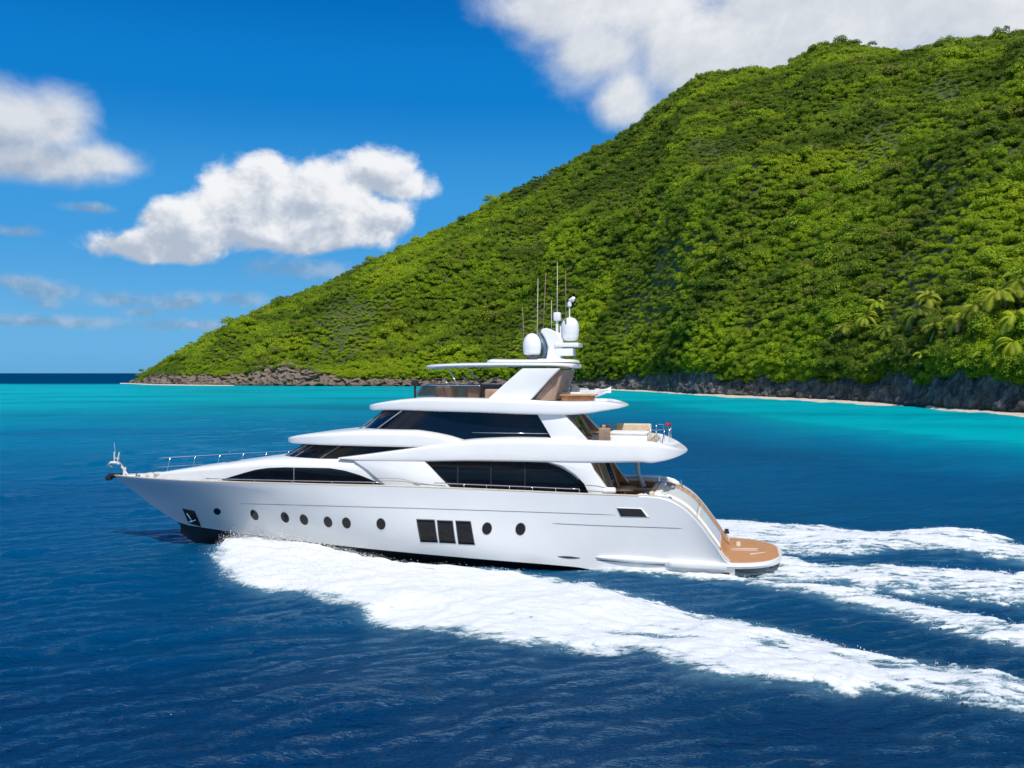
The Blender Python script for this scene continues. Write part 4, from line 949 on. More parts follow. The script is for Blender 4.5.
def sea_mat():
    m, q, out = mat_new('sea_water')
    A = lambda nme: q.n('ShaderNodeAttribute', attribute_name=nme).outputs['Fac']
    t = q.n('ShaderNodeTexCoord'); O_ = t.outputs['Object']
    mp = q.n('ShaderNodeMapping'); mp.inputs['Scale'].default_value = (.012, .03, 1); q.l(O_, mp.inputs[0]); patchn = q.noise(mp.outputs[0], 1, 4)
    r = q.n('ShaderNodeValToRGB'); q.l(A('deepness'), r.inputs[0]); cr = r.color_ramp
    for k_, (p_, c_) in enumerate(((0, (.0, .35, .39)), (1, (.0, .080, .195)), (.18, (.0, .25, .32)), (.5, (.0, .155, .275)))):
        e_ = cr.elements[k_] if k_ < 2 else cr.elements.new(p_); e_.position = p_; e_.color = (*c_, 1)
    c = q.mix(A('nearness'), r.outputs[0], (.0, .025, .080))
    c = q.mix(q.m('MULTIPLY', A('offshore'), .96), c, (.0, .028, .10))
    c = q.mix(q.m('MULTIPLY', q.mr(patchn, .4, .7), .38), c, (.0, .05, .12))
    aer = q.mix(q.m('MULTIPLY', A('foam'), .35), c, (.25, .5, .6))       # aerated water under the foam
    mp1 = q.n('ShaderNodeMapping'); mp1.inputs['Scale'].default_value = (.8, 1.25, 1); mp1.inputs['Rotation'].default_value = (0, 0, .25); q.l(O_, mp1.inputs[0])
    n1 = q.noise(mp1.outputs[0], 4.2, 5, .6, .3); n2 = q.noise(mp1.outputs[0], .75, 5, .62, .5); n3 = q.noise(mp1.outputs[0], 1.9, 4, .6, .4)
    ridge = q.m('ABSOLUTE', q.m('SUBTRACT', n3, .5))
    h = q.m('ADD', q.m('ADD', q.m('MULTIPLY', n1, .065), q.m('MULTIPLY', n2, .30)), q.m('MULTIPLY', ridge, -.22))
    bp = q.n('ShaderNodeBump'); bp.inputs['Strength'].default_value = 1.0; bp.inputs['Distance'].default_value = 1.0; q.l(h, bp.inputs['Height'])
    df = q.n('ShaderNodeBsdfDiffuse'); q.l(aer, df.inputs['Color']); q.l(bp.outputs[0], df.inputs['Normal'])
    gl = q.n('ShaderNodeBsdfGlossy'); gl.inputs['Roughness'].default_value = .08; gl.inputs['Color'].default_value = (.55, .84, 1, 1); q.l(bp.outputs[0], gl.inputs['Normal'])
    fr = q.n('ShaderNodeFresnel'); fr.inputs['IOR'].default_value = 1.33; q.l(bp.outputs[0], fr.inputs['Normal'])
    cap = q.m('SUBTRACT', .32, q.m('MULTIPLY', A('offshore'), .18)); cap = q.m('SUBTRACT', cap, q.m('MULTIPLY', q.m('SUBTRACT', 1.0, A('deepness')), .19))
    k = q.m('MINIMUM', q.m('MULTIPLY', fr.outputs[0], .8), cap)
    mx = q.n('ShaderNodeMixShader'); q.l(k, mx.inputs[0]); q.l(df.outputs[0], mx.inputs[1]); q.l(gl.outputs[0], mx.inputs[2]); q.l(mx.outputs[0], out.inputs[0])
    return m
sea = put('sea', sea_me, sea_mat()); tag(sea, kind='structure')
# foam: a heaped, broken sheet that only exists where it rises above the water
fx = np.arange(-13, 46, .058); fy = np.arange(18, 60, .075); QX, QY = np.meshgrid(fx, fy)
D, Hh = wake(QX, QY); msk = D > .02
u_, v_ = flow(QX, QY)
xm, ym, um, vm = QX[msk], QY[msk], u_[msk], v_[msk]
s1, q1 = xm * .834 - ym * .552, xm * .552 + ym * .834                  # along / across the diverging bow wave
k1 = np.clip(poly_sd(xm, ym, BW[0][0]) / 1.5 + .8, 0, 1)
def grain(ss, qq):
    warp = .8 * fbm(ss * .25, qq * .35, o=3)
    return np.stack([fbm(ss * .16, qq * 1.1 + warp, o=4, g=.6), fbm(ss * .5 + warp, qq * .8, o=4, g=.6), np.abs(fbm(ss * .9 + warp, qq * 1.7, o=4, g=.62)), np.abs(fbm(ss * .45 + 3, qq * 1.3, o=4, g=.6)) ** .5])
streak, cell, lace, vein = grain(s1, q1) * k1 + grain(-um, vm) * (1 - k1)
aftk = np.clip((12 - um) / 18, 0, 1)
Nn = .50 * streak + .38 * cell + .75 * (lace - .32) * (.35 + .65 * aftk)
lv = D[msk] * (1.62 - .10 * aftk) - .56 + Nn * (.80 + .50 * aftk)
lv = lv - 1.1 * np.clip((.30 - D[msk]) / .30, 0, 1) ** 1.3; lv = lv - vein * .34 * (.4 + .6 * aftk) + .1
lev = np.full(QX.shape, -1.0); lev[msk] = lv; N = np.zeros(QX.shape); N[msk] = .5 * streak + .5 * cell
base = waves(QX, QY) + Hh
ahead = np.exp(-((u_ - 21.5) / 5.5) ** 2)
cl_ = np.clip(lev, 0, 1.2)
lift = .05 * np.tanh(lev * 2.2) + cl_ * (.05 + .07 * N * (1 + 1.2 * ahead))
QZ = base + lift
keep = (lev > -.42)
idx = -np.ones(QX.shape, np.int64); F = grid_faces(*QX.shape); kf = keep.ravel(); F = F[kf[F].all(1)]
used = np.unique(F); remap = -np.ones(QX.size, np.int64); remap[used] = np.arange(len(used))
V = np.stack([QX, QY, QZ], -1).reshape(-1, 3)[used]; fo_me = mesh_np('wake_foam', V, remap[F])
at = fo_me.attributes.new('cover', 'FLOAT', 'POINT'); at.data.foreach_set('value', lev.ravel()[used].astype(np.float32))
def foam_mat():
    m, q, out = mat_new('sea_foam'); d = q.n('ShaderNodeBsdfPrincipled'); d.inputs['Base Color'].default_value = (.74, .77, .79, 1); d.inputs['Roughness'].default_value = .75; d.inputs['Specular IOR Level'].default_value = .25
    t = q.n('ShaderNodeTexCoord'); cov = q.n('ShaderNodeAttribute', attribute_name='cover').outputs['Fac']
    mp = q.n('ShaderNodeMapping'); mp.inputs['Rotation'].default_value = (0, 0, .45); mp.inputs['Scale'].default_value = (.55, 1.7, 1); q.l(t.outputs['Object'], mp.inputs[0])
    n = q.noise(mp.outputs[0], 9, 6, .7, .3); n2 = q.noise(mp.outputs[0], 2.6, 6, .65, .6)
    a = q.m('ADD', cov, q.m('MULTIPLY', q.m('SUBTRACT', q.m('ADD', q.m('MULTIPLY', n, .5), q.m('MULTIPLY', n2, .5)), .5), 2.4))
    alpha = q.mr(a, -.12, .62, 0, 1)
    q.l(q.mix(q.mr(a, .0, .75), (.30, .47, .54), (.65, .675, .69)), d.inputs['Base Color'])
    bp = q.n('ShaderNodeBump'); bp.inputs['Strength'].default_value = .6; bp.inputs['Distance'].default_value = .05; q.l(q.m('ADD', q.m('MULTIPLY', n, .5), q.m('MULTIPLY', n2, 1.5)), bp.inputs['Height']); q.l(bp.outputs[0], d.inputs['Normal'])
    tr = q.n('ShaderNodeBsdfTransparent'); mx = q.n('ShaderNodeMixShader'); q.l(alpha, mx.inputs[0]); q.l(tr.outputs[0], mx.inputs[1]); q.l(d.outputs[0], mx.inputs[2]); q.l(mx.outputs[0], out.inputs[0])
    return m
fo = put('wake_foam', fo_me, foam_mat()); tag(fo, kind='stuff', label='white churned foam of the bow wave and wake spreading behind the yacht')
# flying droplets over the bow wave and along the crests
cand = np.argwhere((lev > .15) & ((ahead > .25) | (rng.random(QX.shape) < .12))); sel = cand[rng.integers(0, len(cand), 22000)]
bxs = []; oct_ = np.array([(1, 0, 0), (-1, 0, 0), (0, 1, 0), (0, -1, 0), (0, 0, 1), (0, 0, -1)], float); ofc = np.array([(0, 2, 4), (2, 1, 4), (1, 3, 4), (3, 0, 4), (2, 0, 5), (1, 2, 5), (3, 1, 5), (0, 3, 5)])
VV = []; FF = []
for n_, (i, j) in enumerate(sel):
    up = abs(rng.normal(0, .06 + .20 * ahead[i, j])); r_ = rng.uniform(.006, .018)
    VV.append(oct_ * r_ * rng.uniform(.6, 1.4, 3) + (QX[i, j] + rng.normal(0, .15), QY[i, j] + rng.normal(0, .15), QZ[i, j] + up * .8)); FF.append(ofc + 6 * n_)
M['spray'] = simple('spray_drops', (.86, .88, .9), .5)
sp_ = put('bow_spray', mesh_np('bow_spray', np.concatenate(VV), np.concatenate(FF)), M['spray']); tag(sp_, kind='stuff', label='fine white spray thrown up above the bow wave')

# ------------------------------------------------------------------ island
SIpx = [60, 120, 130, 145, 185, 240, 300, 360, 420, 480, 540, 600, 650, 680, 700, 740, 780, 800, 820, 850, 885, 900, 930, 960, 1024, 1150, 1500]
SIpy = [380, 378, 377.0, 370, 346, 320, 293, 265, 238, 208, 173, 144, 114, 88, 74, 67, 65, 55, 44, 40, 43, 46, 42, 37, 29, 16, 10]
silf = pchip(SIpx, SIpy)
_kp = np.linspace(60, 1500, 400); _kd = shoreD(_kp); _kx = (_kp - CX) / FX * _kd; _sl = np.gradient(_kd) / np.gradient(_kx)
_sl = np.convolve(np.pad(_sl, 12, 'edge'), np.ones(25) / 25, 'valid')
kfac = lambda px: np.interp(px, _kp, 1 / np.sqrt(1 + _sl ** 2)); kpd = lambda px: kfac(px) * (1 - kslope(px) * (px - CX) / FX)          # perpendicular distance per metre of depth
kslope = lambda px: np.interp(px, _kp, _sl)
RDpx = [60, 130, 240, 360, 480, 600, 700, 850, 1024, 1500]; RDd = [722, 722, 800, 840, 800, 740, 700, 660, 620, 600]
def land(X, Y):
    px = CX + FX * X / np.maximum(Y, 1); pxc = np.clip(px, 60, 1500)
    ds = shoreD(pxc); dr = np.maximum(np.interp(pxc, RDpx, RDd), ds + 14)
    hr = CH + (HY - silf(pxc)) * dr / FX - np.interp(pxc, [300, 760, 1000], [3.0, 5.0, 6.5])
    hr = np.where(pxc < 300, np.maximum(hr, 1.0), hr)
    t = (Y - ds) / (dr - ds); tc_ = np.clip(t, 0, 1)
    prof = np.where(tc_ < 1, tc_ ** .92 * (1 - .0 * tc_), 1)
    z0 = np.interp(pxc, [100, 150, 300, 600, 700, 1100], [1.5, 4.0, 3.0, 3.5, 5.5, 6.5])
    kf = kfac(pxc); pd = (Y - ds) * kpd(pxc); p0 = np.interp(kf, [.15, .6, 1], [3.9, 5.8, 7])
    z = z0 * np.clip((pd - p0) / (p0 * .9), 0, 1) + (hr - z0) * prof
    spur = 24 * perlin(X * .0085 + Y * .004, Y * .0045 - X * .003) + 18 * (1 - 2 * np.abs(perlin(X * .013 - Y * .006 + 3, Y * .008 + X * .004)))
    spur = spur * np.clip(pd / 55, 0, 1)
    z = z + (spur + 3.5 * fbm(X * .035, Y * .035, o=3)) * np.clip(tc_ * 5, 0, 1) * np.clip((1 - tc_) * 1.7, .0, 1) ** 1.3 * np.clip(hr / 60, .1, 1)
    z = np.where(t > 1, z - (Y - dr) * .75 - 2 * np.clip((Y - dr) / 20, 0, 1), z)
    z = np.where(pd < p0, -2.0, z)
    z = np.where(px < 129, -3 + 0 * z, z)
    return z
tx = np.arange(-330, 1000, 3.0); ty = np.arange(110, 1000, 3.0); TX, TY = np.meshgrid(tx, ty); TZ = land(TX, TY)
def ground_mat():
    return simple('forest_floor', (.045, .075, .012), .9, var=.4, vscale=.05, var_col=(.06, .075, .018))
hm = mesh_np('hill', np.stack([TX, TY, TZ], -1).reshape(-1, 3), grid_faces(len(ty), len(tx))); hill = put('hill', hm, ground_mat()); tag(hill, kind='structure')
# shore rocks: one rugged cliff band
spx = []; p_ = 126.0
while p_ < 1420: spx.append(p_); p_ += np.interp(p_, [126, 600, 1024], [.9, 1.0, 1.6])
spx = np.array(spx); sD = shoreD(spx)
hR = np.interp(spx, [126, 150, 200, 240, 262, 275, 300, 325, 345, 400, 600, 650, 690, 720, 780, 850, 900, 940, 1000, 1420], [4.0, 8.5, 8.0, 9.0, 13, 14, 14.5, 9, 6.0, 5.0, 5.5, 9.0, 8.5, 7.0, 6.0, 6.5, 9.0, 8.5, 8.5, 9])
hR = hR * (1 + .55 * perlin(spx * .05, spx * 0 + 2.2) * np.interp(spx, [400, 600], [.5, 1])) ; nv = 26; VV = []
sx_ = (spx - CX) / FX * sD
for k in range(nv):
    v = k / (nv - 1); kf = kfac(spx); back = .6 + np.interp(kf, [.15, .6, 1], [3.4, 6, 8]) * v ** 1.5; z = -1.2 + (hR + 1.2) * v
    nX = -kslope(spx) * kf; nY = kf                       # inland normal of the shoreline
    X = (spx - CX) / FX * sD + nX * back; Y = sD + nY * back
    cr_ = 1 - np.abs(fbm(X * .11, Y * .11 + z * .05, z * .16, o=4, g=.6)) * 1.4
    cr2 = fbm(X * .45, Y * .3, z * .5, o=3)
    dsp = (cr_ * 3.2 + cr2 * .9 - 1.6) * np.clip(z / 2 + .6, .2, 1)
    dsp = dsp * np.interp(kf, [.15, .6, 1], [.55, .85, 1]); Y2 = Y - nY * dsp; X2 = X - nX * dsp + .5 * fbm(X * .2, z * .3, o=2)
    Z2 = z + (.9 * fbm(X * .25, Y * .2, z * .2, o=3) if k else 0)
    VV.append(np.stack([X2, Y2, Z2], 1))
rock_me = mesh_np('shore_rocks', np.concatenate(VV), grid_faces(nv, len(spx))[:, ::-1])
def rock_mat():
    m, q, out = mat_new('weathered_rock'); b = q.n('ShaderNodeBsdfPrincipled'); q.l(b.outputs[0], out.inputs[0]); b.inputs['Roughness'].default_value = .9
    t = q.n('ShaderNodeTexCoord'); O_ = t.outputs['Object']; mp = q.n('ShaderNodeMapping'); mp.inputs['Scale'].default_value = (1, 1, .45); mp.inputs['Rotation'].default_value = (.0, .5, 0); q.l(O_, mp.inputs[0])
    n1 = q.noise(mp.outputs[0], .35, 8, .65, .8); n2 = q.noise(mp.outputs[0], 1.4, 6, .7)
    c = q.mix(q.mr(n1, .35, .68), (.04, .038, .036), (.24, .225, .21)); c = q.mix(q.m('MULTIPLY', q.mr(n2, .5, .75), .6), c, (.035, .033, .032))
    sp = q.n('ShaderNodeSeparateXYZ'); q.l(O_, sp.inputs[0]); br = q.mr(sp.outputs[0], -60, 60, 1, 0)
    c = q.mix(q.m('MULTIPLY', br, .6), c, (.24, .17, .12)); c = q.mix(q.mr(sp.outputs[2], .3, 1.5, .85, 0), c, (.02, .02, .018))   # wet, weed-dark tide line
    q.l(c, b.inputs['Base Color'])
    bp = q.n('ShaderNodeBump'); bp.inputs['Strength'].default_value = 1; bp.inputs['Distance'].default_value = .8; q.l(q.m('ADD', n1, n2), bp.inputs['Height']); q.l(bp.outputs[0], b.inputs['Normal'])
    return m
rk = put('shore_rocks', rock_me, rock_mat(), sharp=50); tag(rk, kind='structure')
# sand strips
def sand(p0, p1, w0, nme='beach'):
    X_ = np.linspace(p0, p1, 90); d = shoreD(X_); f = np.sin(np.pi * np.linspace(0, 1, 90)) ** .5 * (1 + .35 * perlin(X_ * .05, X_ * 0)); VV = []
    for v in np.linspace(0, 1, 6):
        dist = d + 3 - (w0 * f + 3) * v; VV.append(np.stack([(X_ - CX) / FX * dist, dist, .55 - .75 * v + 0 * X_], 1))
    o = put(nme, mesh_np(nme, np.concatenate(VV), grid_faces(6, 90)), M['sand']); tag(o, kind='structure')
M['sand'] = simple('pale_sand', (.62, .54, .42), .95, var=.15, vscale=.3)
sand(690, 800, 16); sand(770, 905, 13); sand(925, 1120, 9); sand(560, 700, 8.0); sand(120, 235, 20)

# ------------------------------------------------------------------ foliage
def leaf_mat(name, c1, c2, c3):
    m, q, out = mat_new(name); b = q.n('ShaderNodeBsdfPrincipled'); b.inputs['Roughness'].default_value = .55; b.inputs['Specular IOR Level'].default_value = .25
    g = q.n('ShaderNodeNewGeometry'); oi = q.n('ShaderNodeObjectInfo'); ps = g.outputs['Position']
    n1 = q.noise(ps, .02, 4, .6); n2 = q.noise(ps, .22, 3, .6); n3 = q.noise(ps, 1.7, 2)
    sx3 = q.n('ShaderNodeSeparateXYZ'); q.l(ps, sx3.inputs[0]); R = oi.outputs['Random']
    c = q.mix(q.mr(n2, .36, .64), c1, c2); c = q.mix(q.m('MULTIPLY', q.mr(n1, .46, .60), .6), c, c3)
    c = q.mix(q.mr(sx3.outputs[2], 70, 210, 0, .55), c, (.075, .12, .018))          # duller green mixed in with height
    c = q.mix(q.mr(R, .72, .98, 0, .85), c, (.27, .36, .012)); c = q.mix(q.mr(R, .30, .02, 0, .75), c, (.035, .085, .010)); c = q.mix(q.m('MULTIPLY', q.m('GREATER_THAN', q.m('FRACT', q.m('MULTIPLY', R, 37.0)), .93), .6), c, (.22, .17, .06))
    mp = q.n('ShaderNodeMapping'); mp.inputs['Rotation'].default_value = (0, 0, .5); mp.inputs['Scale'].default_value = (.006, .022, .02); q.l(ps, mp.inputs[0])
    n4 = q.noise(mp.outputs[0], 1.0, 5, .6, .5)            # lime and dark green bands paint in light and shade of slope folds
    c = q.mix(q.mr(n4, .50, .60, 0, .62), c, tuple(x * 1.35 + (.05 if i_ == 0 else 0) for i_, x in enumerate(c2))); c = q.mix(q.mr(n4, .48, .38, 0, .72), c, (.035, .085, .008))
    c = q.mix(q.m('MULTIPLY', q.m('SUBTRACT', n3, .3), .5), c, tuple(x * 1.4 for x in c2))
    q.l(c, b.inputs['Base Color']); tr = q.n('ShaderNodeBsdfTranslucent'); q.l(q.mix(.5, c, (.25, .34, .01)), tr.inputs[0])
    mx = q.n('ShaderNodeMixShader'); mx.inputs[0].default_value = .32; q.l(b.outputs[0], mx.inputs[1]); q.l(tr.outputs[0], mx.inputs[2]); q.l(mx.outputs[0], out.inputs[0]); return m
M['leaf'] = leaf_mat('island_foliage', (.13, .245, .005), (.27, .40, .008), (.15, .19, .018))
M['bark'] = simple('bark', (.16, .12, .09), .9, var=.4, vscale=2)
def crown_mesh(name, seed, nl, leaf, flat=.7, lobes=13):
    r = np.random.default_rng(seed); V = []; cs = []
    for k in range(lobes):
        a_ = r.uniform(0, 6.283); rr = math.sqrt(r.uniform(0, 1)) * .72; cs.append((rr * math.cos(a_), rr * math.sin(a_), (r.uniform(.25, .62) - rr * .42) * flat * 1.3, r.uniform(.26, .46)))
    for k in range(nl):
        cx, cy, cz, cr_ = cs[r.integers(lobes)]; d = r.normal(size=3); d[2] = abs(d[2]) * 1.2 - .35; d /= np.linalg.norm(d); p = np.array((cx, cy, cz)) + d * cr_ * r.uniform(.78, 1.05)
        nrm = d + r.normal(0, .30, 3) + (0, 0, .35); nrm /= np.linalg.norm(nrm); t_ = np.cross(nrm, r.normal(size=3)); t_ /= np.linalg.norm(t_) + 1e-9; b_ = np.cross(nrm, t_); l_ = leaf * r.uniform(.6, 1.3)
        V += [p - t_ * l_ - b_ * l_ * .1, p - b_ * l_ * .62, p + t_ * l_ + nrm * -.1 * l_, p + b_ * l_ * .62]
    F = np.arange(len(V)).reshape(-1, 4); me = mesh_np(name, V, F); me.materials.append(M['leaf']); return me
cm = [crown_mesh('crown_%d' % k, 40 + k, 640 + 160 * k, .088 - .008 * k, (.5, .62, .74, .9, .56, 1.1)[k], (9, 13, 17, 11, 20, 7)[k]) for k in range(6)]
# scatter over the whole slope
pts = []
def keep_pts(x0, x1, y0, y1, sp):
    X, Y = np.meshgrid(np.arange(x0, x1, sp), np.arange(y0, y1, sp)); X = X + rng.uniform(-.5, .5, X.shape) * sp; Y = Y + rng.uniform(-.5, .5, Y.shape) * sp; return X.ravel(), Y.ravel()
Xa, Ya = keep_pts(-330, 900, 150, 870, 1.75)
px = CX + FX * Xa / Ya; ds = shoreD(np.clip(px, 60, 1500)); dr = np.interp(px, RDpx, RDd)
kf = kfac(px); ok = (px > 132) & (px < 1260) & ((Ya - ds) * kpd(px) > np.interp(kf, [.15, .6, 1], [2.6, 4.5, 6.0])) & (Ya < dr + 22); Xa, Ya, px, ds, dr = (q_[ok] for q_ in (Xa, Ya, px, ds, dr))
gr = np.hypot(land(Xa + 2, Ya) - land(Xa - 2, Ya), land(Xa, Ya + 2) - land(Xa, Ya - 2)) / 4
thin = rng.random(len(Xa)) < .58 * np.sqrt(1 + np.clip(gr, 0, 2.5) ** 2) * np.interp(Ya, [200, 350, 600, 800], [1, 1, .85, .75]); Xa, Ya, px, ds, dr = (q_[thin] for q_ in (Xa, Ya, px, ds, dr))
Za = land(Xa, Ya)
rad = (1.35 + 2.1 * rng.random(len(Xa)) ** 1.6) * np.interp(Ya, [200, 350, 600, 800], [.92, 1.0, 1.2, 1.3]); rad *= 1 + .50 * np.clip(1.6 * perlin(Xa * .022, Ya * .022), -1, 1)
big = rng.random(len(Xa)) < .05; rad = np.where(big, rad * 1.45, rad)
edge = np.clip((Ya - ds) / 25, 0, 1); rad *= .8 + .2 * edge; rad *= np.interp(px, [130, 170, 260], [.6, .8, 1])
zoff = rad * .35 + rng.uniform(-.5, .7, len(Xa)) + np.where(big, .9, 0)
# the leading fringe of bush that hangs over the rocks
fp = rng.uniform(136, 1240, 11000); fpd = rng.uniform(.2, 1, len(fp)) ** 1.2 * np.interp(kfac(fp), [.15, .6, 1], [9, 9, 12]) + np.interp(kfac(fp), [.15, .6, 1], [1.6, 3.0, 5.0]); fX = (fp - CX) / FX * shoreD(fp) - kslope(fp) * kfac(fp) * fpd; fY = shoreD(fp) + kfac(fp) * fpd
fh = np.interp(fp, spx, hR) * .82; zl = land(fX - kslope(fp) * kfac(fp) * 5, fY + kfac(fp) * 5); fZ = fh + rng.random(len(fp)) * np.maximum(zl - fh, 0) * (fpd / fpd.max() * .6 + .4); fr_ = rng.uniform(1.3, 2.9, len(fp)) * np.interp(fp, [136, 260, 600], [.6, .8, 1])
Xa, Ya, Za, rad = (np.concatenate(q_) for q_ in ((Xa, fX), (Ya, fY), (Za, fZ), (rad, fr_))); zoff = np.concatenate([zoff, fr_ * .1])
NPTS = len(Xa)
pm = bpy.data.meshes.new('forest_points'); pm.vertices.add(NPTS); pm.vertices.foreach_set('co', np.stack([Xa, Ya, Za + zoff], 1).astype(np.float32).ravel())
at = pm.attributes.new('sc', 'FLOAT', 'POINT'); at.data.foreach_set('value', rad.astype(np.float32))
at = pm.attributes.new('rz', 'FLOAT', 'POINT'); at.data.foreach_set('value', rng.uniform(0, 6.283, NPTS).astype(np.float32))
at = pm.attributes.new('kd', 'INT', 'POINT'); at.data.foreach_set('value', rng.integers(0, 6, NPTS).astype(np.int32))
forest = bpy.data.objects.new('forest', pm); COL.objects.link(forest); tag(forest, kind='stuff', label='dense bright green bush and trees covering the whole island slope')
ng = bpy.data.node_groups.new('forest_scatter', 'GeometryNodeTree'); ng.interface.new_socket('Geometry', in_out='INPUT', socket_type='NodeSocketGeometry'); ng.interface.new_socket('Geometry', in_out='OUTPUT', socket_type='NodeSocketGeometry')
N_ = ng.nodes; L_ = ng.links; gi_ = N_.new('NodeGroupInput'); go_ = N_.new('NodeGroupOutput'); ip = N_.new('GeometryNodeInstanceOnPoints'); g2i = N_.new('GeometryNodeGeometryToInstance')
for me in cm[::-1]:
    tob = bpy.data.objects.new('crown_shape', me); oi = N_.new('GeometryNodeObjectInfo'); oi.inputs['Object'].default_value = tob; L_.new(oi.outputs['Geometry'], g2i.inputs[0])
def named(nme, ty):
    nd = N_.new('GeometryNodeInputNamedAttribute'); nd.data_type = ty; nd.inputs['Name'].default_value = nme; return nd.outputs[0]
L_.new(gi_.outputs[0], ip.inputs['Points']); L_.new(g2i.outputs[0], ip.inputs['Instance']); ip.inputs['Pick Instance'].default_value = True; L_.new(named('kd', 'INT'), ip.inputs['Instance Index'])
cb = N_.new('ShaderNodeCombineXYZ'); L_.new(named('rz', 'FLOAT'), cb.inputs[2]); L_.new(cb.outputs[0], ip.inputs['Rotation']); L_.new(named('sc', 'FLOAT'), ip.inputs['Scale']); L_.new(ip.outputs[0], go_.inputs[0])
md = forest.modifiers.new('scatter', 'NODES'); md.node_group = ng
print('forest points', NPTS)
# ---- palms and separate trees along the cliff top of the right-hand shore
def stand(px, py, h):
    """foot of a plant whose crown centre, h above the ground, shows at this place of the photo's outline"""
    d = 150.0
    while d < 700:
        X, Y, Z_ = (px - CX) / FX * d, d, CH - (py - HY) / FX * d
        g = float(land(np.array([X]), np.array([Y]))[0])
        if Z_ - g < h and g > .5: return X, Y, g
        d += .5
    return X, Y, g
def palm_leaf_mat():
    return leaf_mat('palm_fronds', (.22, .30, .012), (.34, .40, .02), (.32, .32, .04))
M['palm'] = palm_leaf_mat(); M['palmold'] = simple('dry_fronds', (.42, .30, .12), .8, var=.3)
def palm(label, px, py, h, r, lean, nf=17, dry=2, seed=0):
    h += 2.2 if py > 340 else 0
    X, Y, g = stand(px, py, h); rr = random.Random(seed)
    t = bpy.data.objects.new('palm_tree', None); COL.objects.link(t); t.location = (X, Y, g); tag(t, label, 'palm tree', 'palms along the cliff top')
    top = Vector((lean * h * .35, -lean * .1, h)); bm = bmesh.new(); P_ = []; R_ = []
    for k in range(9):
        s_ = k / 8; P_.append(Vector((top.x * s_ ** 1.8, top.y * s_, h * s_))); R_.append(.20 - .09 * s_)
    tube(bm, P_, R_, 9); put('trunk', bm_mesh(bm, 'trunk'), M['bark'], t)
    def fronds(n, el0, el1, nme, mat, L):
        V = []; F = []
        for k in range(n):
            a_ = 2 * math.pi * k / n + rr.uniform(-.25, .25); e_ = rr.uniform(el0, el1); L_ = L * rr.uniform(.8, 1.1); p = top.copy(); d = Vector((math.cos(a_) * math.cos(e_), math.sin(a_) * math.cos(e_), math.sin(e_))); side = Vector((-math.sin(a_), math.cos(a_), 0)); prev = None; NS = 16
            for q_ in range(NS + 1):
                s_ = q_ / NS; wl = (.16 + .84 * math.sin(math.pi * min(1, s_ * .85 + .12)) ** .7) * L_ * .23
                up = side.cross(d).normalized()
                if q_ > 1:
                    for sg in (1, -1):      # one leaflet each side, hanging
                        b0 = len(V); tip = p + side * sg * wl + d * wl * .55 - Vector((0, 0, 1)) * wl * .55
                        V.extend([p - d * .09, p + d * .12, tip]); F.append((b0, b0 + 1, b0 + 2))
                        b0 = len(V); tip2 = tip + d * .2 + Vector((0, 0, -.05)); V.extend([p + d * .02, p + d * L_ / NS * .6, tip2]); F.append((b0, b0 + 1, b0 + 2))
                p = p + d * (L_ / NS); d = (d + Vector((0, 0, -1)) * .105 * (1 + s_)).normalized()
        put(nme, mesh_np(nme, [tuple(v) for v in V], F), mat, t, smooth=False)
    fronds(nf, -.15, 1.1, 'crown', M['palm'], r * 1.02)
    if dry: fronds(dry, -.8, -.2, 'dry_fronds', M['palmold'], r * .75)
    return t
palm('yellow green palm on the slope above the sandy beach, leftmost of the palms', 866, 320, 5.5, 4.6, -.2, 15, 1, 1)
palm('tall palm with wide arching fronds above the black cliff', 917, 316, 7.0, 5.6, .15, 18, 2, 2)
palm('palm with pale dry fronds up the slope in the right-hand woods', 957, 322, 6.0, 4.6, .3, 14, 5, 3)
palm('highest palm near the right edge of the photo', 1000, 294, 7.0, 5.4, -.15, 17, 1, 4)
palm('leaning palm hanging over the cliff with a bent dry frond', 930, 366, 3.5, 3.8, -.6, 11, 4, 5)
palm('low palm with broad drooping fronds on the cliff brink, left of the bare trunk', 988, 362, 4.5, 4.6, .2, 15, 2, 6)
palm('palm with a bare pale trunk standing at the cliff edge', 1012, 352, 7.5, 4.4, .1, 14, 3, 7)
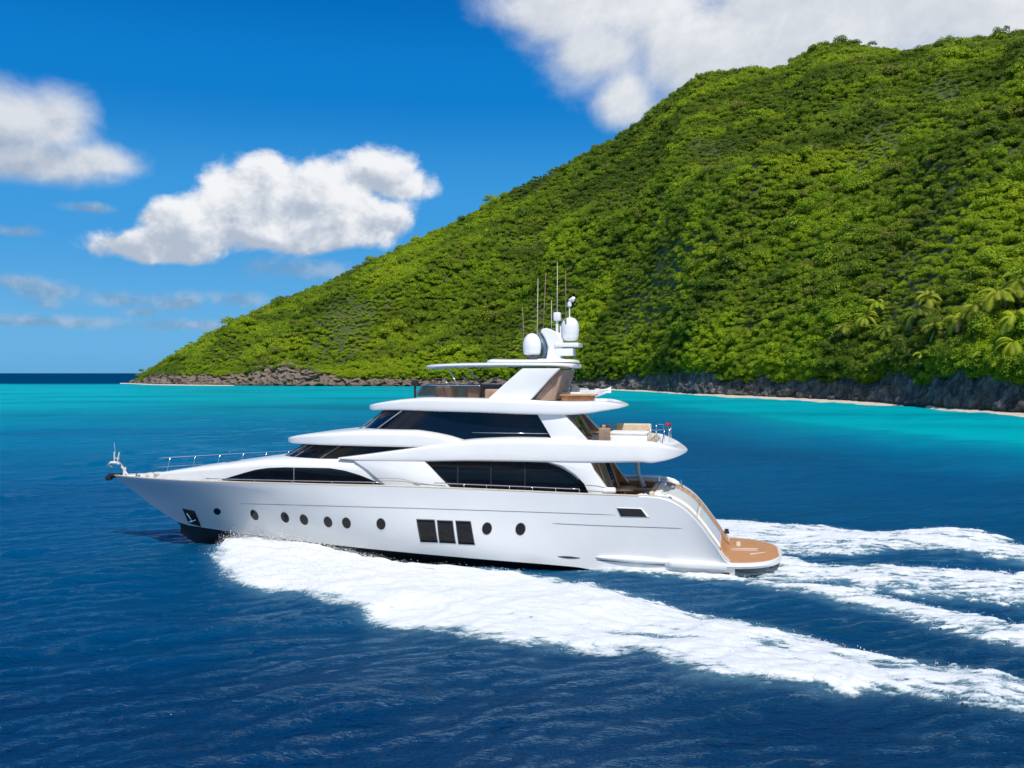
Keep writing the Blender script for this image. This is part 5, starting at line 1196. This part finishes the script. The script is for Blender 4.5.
for k, (a_, b_, c_, d_, e_) in enumerate([('slender palm just right of the leftmost palm', 890, 330, 6, 4.4), ('palm directly under the tall arching palm', 905, 340, 5.5, 4.2), ('short palm right of the tall arching palm', 936, 330, 5, 4.6),
        ('palm in the gap between the pale dry palm and the highest palm', 978, 308, 6, 4.6), ('palm at the photo edge above the bare trunk palm', 1019, 318, 6.5, 5.0), ('small yellow palm above the hanging green tree', 948, 352, 4.5, 4.0),
        ('palm standing behind the leftmost palm, higher up the slope', 876, 303, 6, 4.2), ('palm above the tall arching palm, highest of the middle palms', 930, 298, 6, 4.6), ('palm over the beach end of the cliff, leftmost by the sand', 846, 330, 5, 4.0),
        ('palm low on the cliff between the domed tree and the beach', 884, 358, 4.0, 4.0), ('broad palm right of the low cliff palm', 1003, 378, 3.6, 4.0), ('palm at the far right edge high on the slope', 1021, 282, 6.5, 5.0)]):
    palm(a_, b_, c_, d_, e_, (-.3, .2, .05, -.15)[k % 4], 14 + k % 4, k % 3, 20 + k)
tcm = [crown_mesh('tree_crown_%d' % k, 90 + k, 2600, .05, .75 + .1 * k, 17) for k in range(3)]
def tree(label, px, py, r, k, name='shore_tree', cat='tree'):
    X, Y, g = stand(px, py, r * .8); t = bpy.data.objects.new(name, None); COL.objects.link(t); t.location = (X, Y, g); tag(t, label, cat, 'trees at the foot of the slope')
    bm = bmesh.new(); tube(bm, [(0, 0, -.5), (.1, 0, r * .5), (.25, .1, r * .8)], [.22, .16, .08], 8); tube(bm, [(.05, 0, r * .3), (-.5 * r * .5, .1, r * .75)], [.1, .05], 6); tube(bm, [(.05, 0, r * .35), (.3 * r, -.2 * r, r * .7)], [.1, .05], 6)
    put('trunk', bm_mesh(bm, 'trunk'), M['bark'], t)
    c = bpy.data.objects.new('crown', tcm[k]); COL.objects.link(c); c.parent = t; c.location = (0, 0, r * .55); c.scale = (r, r, r * 1.1); c.rotation_euler = (0, 0, px * .7)
for a_ in [('bright round bush on the low spur above the middle of the beach', 737, 338, 4.2, 0), ('round tree below the bright bush, above the dark rocks', 748, 356, 3.6, 1), ('broad low tree overhanging the grey rocks left of the beach', 706, 366, 3.6, 2),
           ('yellowish tree at the left end of the dark rocks', 648, 358, 3.4, 0), ('dense tree between the yellowish tree and the beach', 678, 352, 3.8, 1), ('large domed tree above the beach beside the leftmost palm', 838, 342, 4.4, 2),
           ('spreading tree below the leftmost palm', 872, 352, 4.2, 0), ('hanging green tree spilling down the cliff face', 958, 380, 3.8, 1), ('wide tree under the tall arching palm', 912, 346, 4.2, 2),
           ('dark green dome between the tall palm and the low cliff palm', 958, 348, 4.0, 0), ('round tree at the beach end of the dark cliff', 806, 362, 3.8, 1), ('rounded tree between the beach trees and the spur bush', 778, 350, 4.0, 2),
           ('green tree right of the bare trunk palm at the photo edge', 1022, 330, 4.6, 0), ('flat topped tree in front of the highest palm', 985, 326, 4.4, 1)]: tree(*a_)
